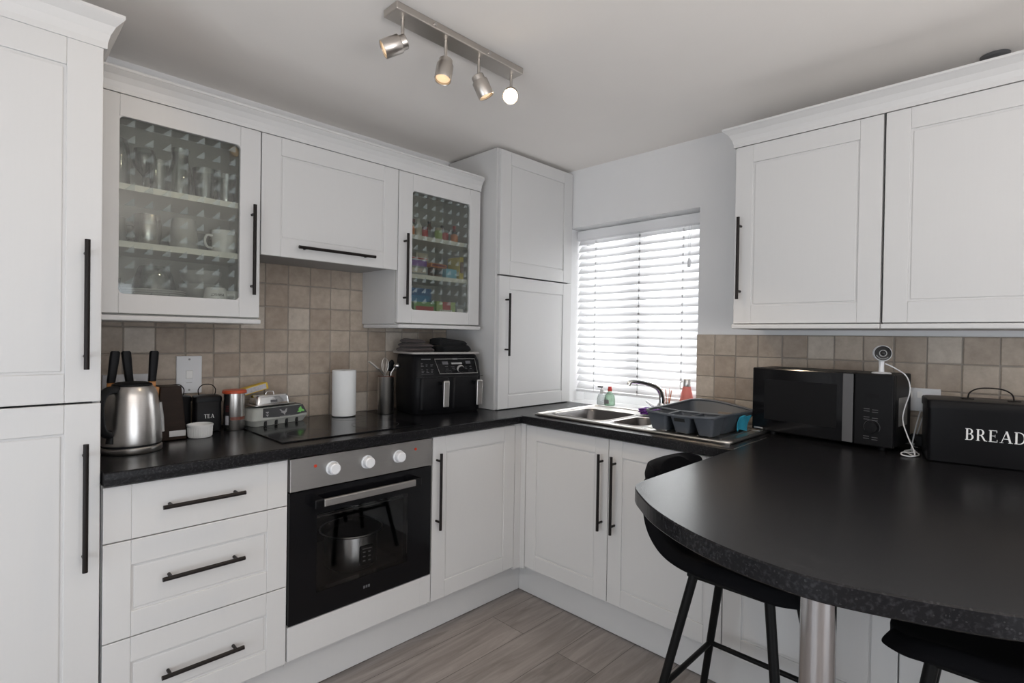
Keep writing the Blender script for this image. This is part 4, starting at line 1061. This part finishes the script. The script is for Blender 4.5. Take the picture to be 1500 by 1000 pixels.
# security camera on it
t = thing('security_camera', 'small white round-headed indoor camera standing on the microwave', 'camera', (-.205, -1.990, ZT+.2695))
MB().lathe([(0, 0), (.030, 0), (.030, .002), (.026, .0045), (.009, .006), (.008, .02), (.0085, .046), (0, .046)], (0, 0, 0), 32).build('stand', 'whiteplastic', t)
cd = Vector((-.93, -.36, .02)).normalized(); q = cd.to_track_quat('Z', 'Y').to_matrix().to_4x4(); cc = Vector((0, 0, .072))
MB().lathe([(0, -.022), (.018, -.022), (.026, -.014), (.0285, 0), (.0285, .014), (.027, .017), (0, .017)], cc, 36, q).build('head', 'whiteplastic', t)
MB().lathe([(0, .0), (.0255, .0), (.0255, .0015), (0, .002)], cc+cd*.0170, 32, q).build('face', 'blackgloss', t)
MB().lathe([(.0095, 0), (.012, 0), (.012, .002), (.0095, .002)], cc+cd*.0188, 28, q, closed=True).build('lens_ring', 'greyprint', t)
MB().lathe([(0, 0), (.0075, 0), (.006, .002), (0, .003)], cc+cd*.0190, 24, q).build('lens', 'blackgloss', t)
MB().tube([cc+cd*.0192+(q @ Vector((.020*math.cos(math.radians(a)), .020*math.sin(math.radians(a)), 0))) for a in range(200, 330, 10)], .0012, 6).build('light_arc', 'greyprint', t)
# its white cable
mz = ZT+.004
cab_pts = [(-.200, -2.000, ZT+.305), (-.190, -2.030, ZT+.288), (-.195, -2.062, ZT+.262), (-.215, -2.075, ZT+.215), (-.225, -2.062, ZT+.150), (-.235, -2.060, ZT+.110), (-.255, -2.078, ZT+.060), (-.262, -2.095, ZT+.020), (-.275, -2.098, mz), (-.240, -2.075, mz), (-.205, -2.062, mz), (-.185, -2.083, mz+.004), (-.205, -2.096, mz), (-.250, -2.108, mz), (-.300, -2.092, mz), (-.300, -2.068, mz+.002), (-.265, -2.066, mz+.005), (-.235, -2.095, mz+.004), (-.200, -2.092, mz), (-.175, -2.078, mz), (-.150, -2.076, mz+.02), (-.120, -2.082, mz+.08), (-.060, -2.086, mz+.130)]
solo(MB().tube(catmull(cab_pts, 9), .0021, 8), 'camera_cable', 'whiteplastic', 'thin white cable trailing from the camera in a tangle on the counter', 'cable')

# bread bin
fl = Vector((-.316, -2.137, 0)); dr_ = Vector((.045, -.222, 0)).normalized(); rz = math.atan2(dr_.y, dr_.x); BW, BD, BH = .330, .185, .196
t = thing('bread_bin', 'black enamel bin lettered BREAD at the right end of the bar', 'bread bin', (fl.x, fl.y, ZT+.001), rz)
L = [[(a, b, z) for a, b in rrect(o, BW-o, o, BD-o, .012, 4)] for o, z in ((.003, 0), (0, .003), (0, BH-.022))]
MB().loft(L).build('body', 'enamel', t)
L = [[(a, b, z) for a, b in rrect(o, BW-o, o, BD-o, .012, 4)] for o, z in ((-.003, BH-.026), (-.003, BH-.004), (.0, BH+.001), (.008, BH+.003))]
MB().loft(L).build('lid', 'enamel', t)
hx = BW/2; MB().tube(catmull([(hx-.056, BD/2, BH+.004), (hx-.050, BD/2, BH+.026), (hx-.024, BD/2, BH+.040), (hx+.024, BD/2, BH+.040), (hx+.050, BD/2, BH+.026), (hx+.056, BD/2, BH+.004)], 7), .0022, 8).build('wire_handle', 'blk', t)
for s_ in (-1, 1): MB().box(hx+s_*.056-.016, hx+s_*.056+.016, BD/2-.006, BD/2+.006, BH+.003, BH+.006, .001).build('handle_bracket', 'blk', t)
serif_text('BREAD', .036, 'lettering', 'whiteprint', t, Matrix.Translation((hx, -.0009, .097)) @ Matrix.Rotation(PI/2, 4, 'X'))

# ---------------------------------------------------------------- bar stools
def stool(loc, rz, lab):
    t = thing('bar_stool', lab, 'bar stool', loc, rz, None)
    # local: sitter faces -y; back at +y
    prof = [(-.200, .602), (-.180, .610), (-.140, .614), (-.08, .612), (.00, .606), (.09, .608), (.15, .628), (.195, .675), (.220, .738), (.234, .810), (.243, .872), (.246, .893)]
    pc = catmull([(0, a, b) for a, b in prof], 3); n = len(pc)-1
    def f(u, v):
        p = pc[min(n, int(round(v*n)))]; s_ = 2*u-1
        hw = .205 if v < .55 else .205-.045*((v-.55)/.45)**1.5
        hw *= .70+.30*math.sin(min(1, v/.24)*PI/2)
        up = abs(s_)**3*(.030*(1-v)+.045*math.sin(PI*min(1, max(0, v-.15)*1.1)))
        fwd = -.050*abs(s_)**2.6*max(0, (v-.45)/.55)
        if v > .85: p = Vector((0, p.y, p.z-.05*abs(s_)**3))
        return (s_*hw, p.y+fwd, p.z+up)
    o = MB().grid(f, 16, n).build('seat_shell', 'velvet', t, auto=False); solidify(o, .044, 2, 0)
    legs = {}
    for sx in (-1, 1):
        for sy in (-1, 1):
            a = Vector((sx*.105, sy*.105-.015, .592)); b = Vector((sx*.205, sy*.205, .0))
            MB().tube([a, b], [.0135, .0115], 14).build('leg', 'legblack', t)
            legs[(sx, sy)] = a.lerp(b, (.592-.25)/.592)
    q = [legs[(-1, -1)], legs[(1, -1)], legs[(1, 1)], legs[(-1, 1)]]
    for i in range(4): MB().tube([q[i], q[(i+1) % 4]], .0085, 10).build('footrest_bar', 'legblack', t)
    mb = MB(); mb.box(-.118, .118, -.120, .110, .578, .592, .006); mb.build('seat_frame', 'legblack', t)
    return t
stool((-.878, -1.765, 0), 0, 'black velvet bar stool tucked under the left side of the breakfast bar')
stool((-.900, -2.352, 0), PI, 'black bar stool at the near right under the breakfast bar')

# ---------------------------------------------------------------- contents of the left glazed cupboard
G = 'glassware and crockery in the left glazed cupboard'
Z1, Z2, Z3 = 1.755+.0005, 1.570+.0005, 1.348+.0005
def glassy(name, lab, cat, x, y, z, prof, m='ware', wall=.002):
    inner = [(max(0, r-wall), max(zz, .004)) for r, zz in reversed(prof) if r > 0]
    mb = MB(); mb.lathe(prof+inner+[(0, .004)], (0, 0, 0), 28)
    o = mb.build(name, m); o.location = (x, y, z); return tag(o, lab, cat, None)
def tumbler(r0, r1, h): return [(0, 0), (r0, 0), (r0+.001, .003), ((r0+r1)/2, h*.5), (r1, h)]
def carafe(h): return [(0, 0), (.036, 0), (.038, .004), (.038, h*.35), (.036, h*.5), (.026, h*.75), (.024, h*.86), (.030, h)]
glassy('storage_jar', 'tall clear glass jar at the left of the top glazed shelf', 'jar', -2.150, -.185, Z1, [(0, 0), (.036, 0), (.038, .004), (.038, .12), (.034, .15), (.030, .165)])
glassy('wine_glass', 'stemmed wine glass behind the carafe on the top glazed shelf', 'glass', -2.060, -.12, Z1, [(0, 0), (.032, 0), (.032, .002), (.005, .006), (.004, .07), (.010, .078), (.032, .105), (.036, .135), (.031, .165)])
glassy('tumbler', 'slim clear tumbler left of the carafe on the top glazed shelf', 'glass', -2.032, -.20, Z1, tumbler(.024, .030, .115))
glassy('carafe', 'clear glass carafe at the middle of the top glazed shelf', 'carafe', -1.968, -.20, Z1, carafe(.170))
glassy('beer_glass', 'flared pint glass right of the carafe on the top glazed shelf', 'glass', -1.888, -.20, Z1, tumbler(.027, .041, .118))
glassy('beer_glass', 'flared pint glass at the right end of the top glazed shelf', 'glass', -1.818, -.20, Z1, tumbler(.022, .038, .112))
def mug(lab, x, y, z, prof, m, hang):
    t = thing('mug', lab, 'mug', (x, y, z))
    wall = .0035; inner = [(max(0, r-wall), max(zz, .005)) for r, zz in reversed(prof) if r > 0]
    MB().lathe(prof+inner+[(0, .005)], (0, 0, 0), 32).build('cup', m, t)
    h = prof[-1][1]; r = max(p[0] for p in prof); d_ = Vector((math.cos(hang), math.sin(hang), 0))
    MB().tube(catmull([d_*(r-.006)+Vector((0, 0, h*.75)), d_*(r+.018)+Vector((0, 0, h*.75)), d_*(r+.025)+Vector((0, 0, h*.5)), d_*(r+.016)+Vector((0, 0, h*.27)), d_*(r-.006)+Vector((0, 0, h*.25))], 6), .0045, 10).build('handle', m, t)
    return t
M['silvermug'] = mat('silver_mug', (.45, .44, .42), .25, metal=.8, var=.06)
M['palegrey'] = mat('pale_grey_glaze', (.42, .42, .41), .28, var=.06)
mug('dark grey mug at the far left of the middle glazed shelf', -2.160, -.20, Z2, [(0, 0), (.034, 0), (.037, .01), (.037, .085)], 'greycer', -.3)
mug('silver barrel mug, second from left on the middle glazed shelf', -2.066, -.21, Z2, [(0, 0), (.032, 0), (.036, .008), (.043, .05), (.040, .085), (.036, .105)], 'silvermug', PI/2)
mug('tall tapered grey mug at the centre of the middle glazed shelf', -1.957, -.21, Z2, [(0, 0), (.042, 0), (.045, .006), (.043, .05), (.038, .095), (.036, .108)], 'palegrey', PI/2)
mug('small grey mug behind the others on the middle glazed shelf', -1.885, -.11, Z2, [(0, 0), (.03, 0), (.033, .006), (.034, .08)], 'greycer', 0)
mug('white mug at the right of the middle glazed shelf', -1.822, -.20, Z2, [(0, 0), (.038, 0), (.042, .005), (.042, .088)], 'white', PI+.1)
for k in range(9):
    mb = MB(); mb.lathe([(0, 0), (.055, 0), (.06, .002), (.105, .012), (.106, .014), (.06, .0055), (0, .005)], (0, 0, 0), 44)
    o = mb.build('dinner_plate', 'white'); o.location = (-2.045, -.160, Z3+.0075*k)
    tag(o, ('bottom white', 'second lowest', 'third lowest', 'fourth lowest', 'middle', 'fourth highest', 'third highest', 'second highest', 'topmost')[k]+' plate of the stack in the left glazed cupboard', 'plate', 'stacked plates in the left glazed cupboard')
glassy('glass_bowl', 'upturned smoked glass bowl on the plate stack in the glazed cupboard', 'bowl', -2.035, -.160, Z3+.0755, [(0, .0), (.066, .0), (.062, .03), (.05, .07), (.044, .083)], 'ware')
glassy('tumbler', 'clear tumbler beside the plates in the left glazed cupboard', 'glass', -2.172, -.215, Z3, tumbler(.026, .032, .105))
for k in range(2):
    mb = MB(); mb.lathe([(0, 0), (.035, 0), (.04, .004), (.064, .03), (.070, .058), (.067, .058), (.06, .03), (.036, .008), (0, .007)], (0, 0, 0), 36)
    o = mb.build('cereal_bowl', 'palegrey'); o.location = (-1.885, -.150, Z3); o.location.z = Z3+.048*k+.001
    tag(o, ('lower', 'upper')[k]+' pale grey bowl of the stack in the left glazed cupboard', 'bowl', 'stacked bowls in the left glazed cupboard')
mb = MB(); mb.lathe([(0, 0), (.035, 0), (.04, .004), (.064, .03), (.070, .058), (.067, .058), (.06, .03), (.036, .008), (0, .007)], (0, 0, 0), 36)
o = mb.build('cereal_bowl', 'palegrey'); o.location = (-1.885, -.150, Z3+.098); tag(o, 'topmost pale grey bowl of the stack in the left glazed cupboard', 'bowl', 'stacked bowls in the left glazed cupboard')
t = mug('upturned white mug printed PERFECT in front of the grey bowls', -1.866, -.258, Z3, [(0, 0), (.040, 0), (.0405, .004), (.039, .06), (.034, .088), (.030, .092)], 'white', -.2)
for i, ch in enumerate('PERFECT'):
    a = -PI/2-.10+(3-i)*.155
    p = Vector((.0398*math.cos(a), .0398*math.sin(a), .066))
    Mx = Matrix.Translation(p) @ Matrix.Rotation(a+PI/2, 4, 'Z') @ Matrix.Rotation(PI/2, 4, 'X') @ Matrix.Rotation(PI, 4, 'Z')
    text_mesh(ch, .0125, 'lettering', 'blackprint', t, Mx)
mug('white cup at the right end of the bottom glazed shelf', -1.790, -.215, Z3, [(0, 0), (.030, 0), (.034, .005), (.036, .085)], 'white', .4)

# ---------------------------------------------------------------- contents of the right glazed cupboard
def cm(n, c, r=.45): M[n] = mat(n, c, r, var=.06); return n
for n, c in (('c_red', (.45, .05, .05)), ('c_orange', (.60, .20, .05)), ('c_yellow', (.62, .50, .08)), ('c_green', (.18, .36, .12)), ('c_lime', (.40, .52, .20)), ('c_blue', (.03, .14, .34)), ('c_mid', (.04, .24, .50)), ('c_cyan', (.20, .48, .62)), ('c_purple', (.22, .10, .38)), ('c_cream', (.55, .50, .40)), ('c_white', (.70, .70, .68)), ('c_black', (.02, .02, .02)), ('c_brown', (.14, .07, .04)), ('c_maroon', (.20, .04, .05)), ('c_pink', (.50, .22, .22)), ('c_grey', (.25, .26, .27))): cm(n, c)
def bottle(x, y, z, r, h, body, cap, band, lab, name='sauce_bottle'):
    t = thing(name, lab, 'bottle', (x, y, z))
    MB().lathe([(0, 0), (r, 0), (r*1.02, .003), (r*1.02, h*.58), (r*.75, h*.70), (r*.42, h*.78), (r*.40, h*.88), (0, h*.88)], (0, 0, 0), 20).build('bottle', body, t)
    MB().lathe([(0, h*.88), (r*.48, h*.88), (r*.48, h), (0, h)], (0, 0, 0), 16).build('cap', cap, t)
    MB().lathe([(r*1.03, h*.12), (r*1.05, h*.13), (r*1.05, h*.50), (r*1.03, h*.51)], (0, 0, 0), 20).build('label', band, t)
def jar(x, y, z, r, h, body, lid, lab):
    t = thing('spice_jar', lab, 'jar', (x, y, z))
    MB().lathe([(0, 0), (r, 0), (r*1.02, .003), (r*1.02, h*.74), (r*.88, h*.80), (0, h*.80)], (0, 0, 0), 20).build('jar', body, t)
    MB().lathe([(0, h*.80), (r*.95, h*.80), (r*.95, h*.99), (r*.9, h), (0, h)], (0, 0, 0), 20).build('lid', lid, t)
def carton(x, y, z, w, d_, h, m, lab, face=None, rz=0, name='food_box', tilt=0):
    t = thing(name, lab, 'packet', (x, y, z), rz)
    MB().box(-w/2, w/2, -d_/2, d_/2, 0, h, .0015).build('box', m, t)
    if face:
        MB().box(-w*.42, w*.42, -d_/2-.0008, -d_/2+.0006, h*.28, h*.78).build('printed_panel', face, t)
    return t
y1 = -.205
bottle(-.985, -.10, Z1, .030, .170, 'c_lime', 'c_green', 'c_cream', 'tall green-capped oil bottle at the back of the top packet shelf', 'oil_bottle')
bottle(-1.030, -.16, Z1, .022, .105, 'c_brown', 'c_yellow', 'c_orange', 'small bottle with yellow cap at the left of the top packet shelf')
jar(-1.052, y1-.03, Z1, .018, .055, 'c_pink', 'c_white', 'pink jar at the far left of the top packet shelf')
jar(-1.010, y1-.03, Z1, .018, .058, 'c_orange', 'c_cream', 'orange jar, second along the front of the top packet shelf')
bottle(-.968, y1-.03, Z1, .018, .090, 'c_white', 'c_white', 'c_cream', 'small white bottle at the front of the top packet shelf')
jar(-.925, y1-.02, Z1, .019, .056, 'c_red', 'c_maroon', 'red jar in the middle of the top packet shelf')
bottle(-.880, y1, Z1, .019, .095, 'c_brown', 'c_black', 'c_grey', 'dark sauce bottle with black cap in the middle of the top packet shelf')
jar(-.838, y1-.02, Z1, .020, .066, 'c_lime', 'c_cream', 'pale green jar right of centre on the top packet shelf')
jar(-.793, y1-.01, Z1, .022, .062, 'c_red', 'c_grey', 'red jar near the right of the top packet shelf')
bottle(-.760, y1+.05, Z1, .018, .100, 'c_maroon', 'c_black', 'c_red', 'slim maroon bottle near the right of the top packet shelf')
jar(-.735, y1-.02, Z1, .019, .060, 'c_orange', 'c_black', 'orange jar with black lid on the top packet shelf')
bottle(-.695, y1+.03, Z1, .019, .105, 'c_maroon', 'c_red', 'c_orange', 'red-capped bottle at the right end of the top packet shelf')
bottle(-.900, -.09, Z1, .024, .120, 'c_black', 'c_maroon', 'c_grey', 'dark vinegar bottle at the back of the top packet shelf')
carton(-.985, -.20, Z2, .135, .10, .045, 'c_grey', 'grey packet under the purple box on the middle packet shelf', 'c_cream')
carton(-.980, -.20, Z2+.046, .120, .09, .028, 'c_purple', 'flat purple box on the middle packet shelf', None)
carton(-.985, -.205, Z2+.075, .150, .09, .012, 'c_white', 'slim white box with red end on the middle packet shelf', 'c_red')
carton(-.890, -.13, Z2, .075, .07, .125, 'c_cream', 'upright beige packet at the back of the middle packet shelf', 'c_orange')
carton(-.850, -.215, Z2, .060, .05, .050, 'c_brown', 'brown packet at the centre of the middle packet shelf', 'c_black')
carton(-.838, -.20, Z2+.0515, .110, .06, .020, 'c_orange', 'orange packet resting on the brown one', 'c_maroon', math.radians(6))
carton(-.778, -.235, Z2, .068, .05, .048, 'c_cyan', 'pale blue packet right of centre on the middle packet shelf', 'c_cyan')
carton(-.715, -.215, Z2, .026, .10, .115, 'c_yellow', 'upright yellow and brown box at the right of the middle packet shelf', 'c_brown')
carton(-.935, -.15, Z3, .150, .11, .165, 'c_blue', 'large blue carton at the back of the bottom packet shelf', 'c_mid')
carton(-1.055, -.17, Z3, .050, .07, .115, 'c_cream', 'cream packet at the left of the bottom packet shelf', 'c_orange')
carton(-.815, -.13, Z3, .060, .06, .100, 'c_grey', 'grey carton behind the tea box on the bottom packet shelf', 'c_mid')
carton(-.955, -.245, Z3, .125, .07, .092, 'c_green', 'green and red box at the front left of the bottom packet shelf', 'c_red')
t = carton(-.825, -.245, Z3, .120, .07, .100, 'c_lime', 'green box with red patch at the front of the bottom packet shelf', None)
MB().box(-.022, .028, -.0362, -.0345, .060, .099).build('red_patch', 'c_red', t)
mb = MB()
for i in range(7): mb.box(-.040+i*.0115, -.032+i*.0115, -.0362, -.0345, .052, .060)
mb.build('print_mark', 'whiteprint', t)
carton(-.722, -.235, Z3, .050, .06, .090, 'c_grey', 'grey packet at the right end of the bottom packet shelf', 'c_white')

# ---------------------------------------------------------------- light
world = bpy.data.worlds.new('overcast_sky'); scene.world = world; world.use_nodes = True
nt = world.node_tree; bg = nt.nodes['Background']; bg.inputs['Color'].default_value = (.95, .97, 1, 1); bg.inputs['Strength'].default_value = 2.2
def area(name, loc, rot, sx, sy, e, col):
    ld = bpy.data.lights.new(name, 'AREA'); ld.shape = 'RECTANGLE'; ld.size = sx; ld.size_y = sy; ld.energy = e; ld.color = col
    o = bpy.data.objects.new(name, ld); COL.objects.link(o); o.location = loc; o.rotation_euler = rot; return o
area('daylight_window', (.75, -.80, 1.55), (0, PI/2, 0), 1.5, 1.5, 45, (1, .995, .99))
area('ground_bounce_fill', (1.0, -.80, .35), (0, PI/2+math.radians(42), 0), 1.6, 1.0, 165, (1, .98, .95))  # added lamp imitating light thrown up off the ground, to lift the ceiling
area('daylight_patio', (-2.355, YF-.02, .90), (PI/2, 0, 0), 1.95, 1.68, 8, (.68, .84, 1))
area('side_fill', (XL+.03, -1.75, .85), (0, -PI/2, 0), 1.2, 1.6, 20, (.82, .91, 1))  # added fill from the left for the window-wall doors; this wall has no opening
area('ceiling_fill', (-2.5, -3.4, 1.15), (PI, 0, 0), 1.6, 1.2, 43, (1, .95, .91))  # added fill aimed upward behind the camera to brighten the ceiling; no fixture there

# ---------------------------------------------------------------- camera (solved from the photograph)
cam = bpy.data.cameras.new('camera'); co = bpy.data.objects.new('camera', cam); COL.objects.link(co)
cam.sensor_width = 36; cam.lens = 775.6186/1500*36; cam.clip_start = .02
yaw, pitch, roll = .7919, -.0093637, .0154553
fw = Vector((math.sin(yaw), math.cos(yaw), 0)); rt = Vector((math.cos(yaw), -math.sin(yaw), 0)); up = Vector((0, 0, 1))
fw, up = fw*math.cos(pitch)+up*math.sin(pitch), up*math.cos(pitch)-fw*math.sin(pitch)
rt, up = rt*math.cos(roll)+up*math.sin(roll), up*math.cos(roll)-rt*math.sin(roll)
co.matrix_world = Matrix(((rt.x, up.x, -fw.x, -2.4774), (rt.y, up.y, -fw.y, -2.3779), (rt.z, up.z, -fw.z, 1.2807), (0, 0, 0, 1)))
scene.camera = co
scene.view_settings.view_transform = 'Standard'
scene.view_settings.look = 'None'
scene.view_settings.exposure = 0
scene.cycles.max_bounces = 10; scene.cycles.diffuse_bounces = 5; scene.cycles.transparent_max_bounces = 24
scene.cycles.caustics_reflective = False; scene.cycles.caustics_refractive = False
scene.cycles.sample_clamp_indirect = 6
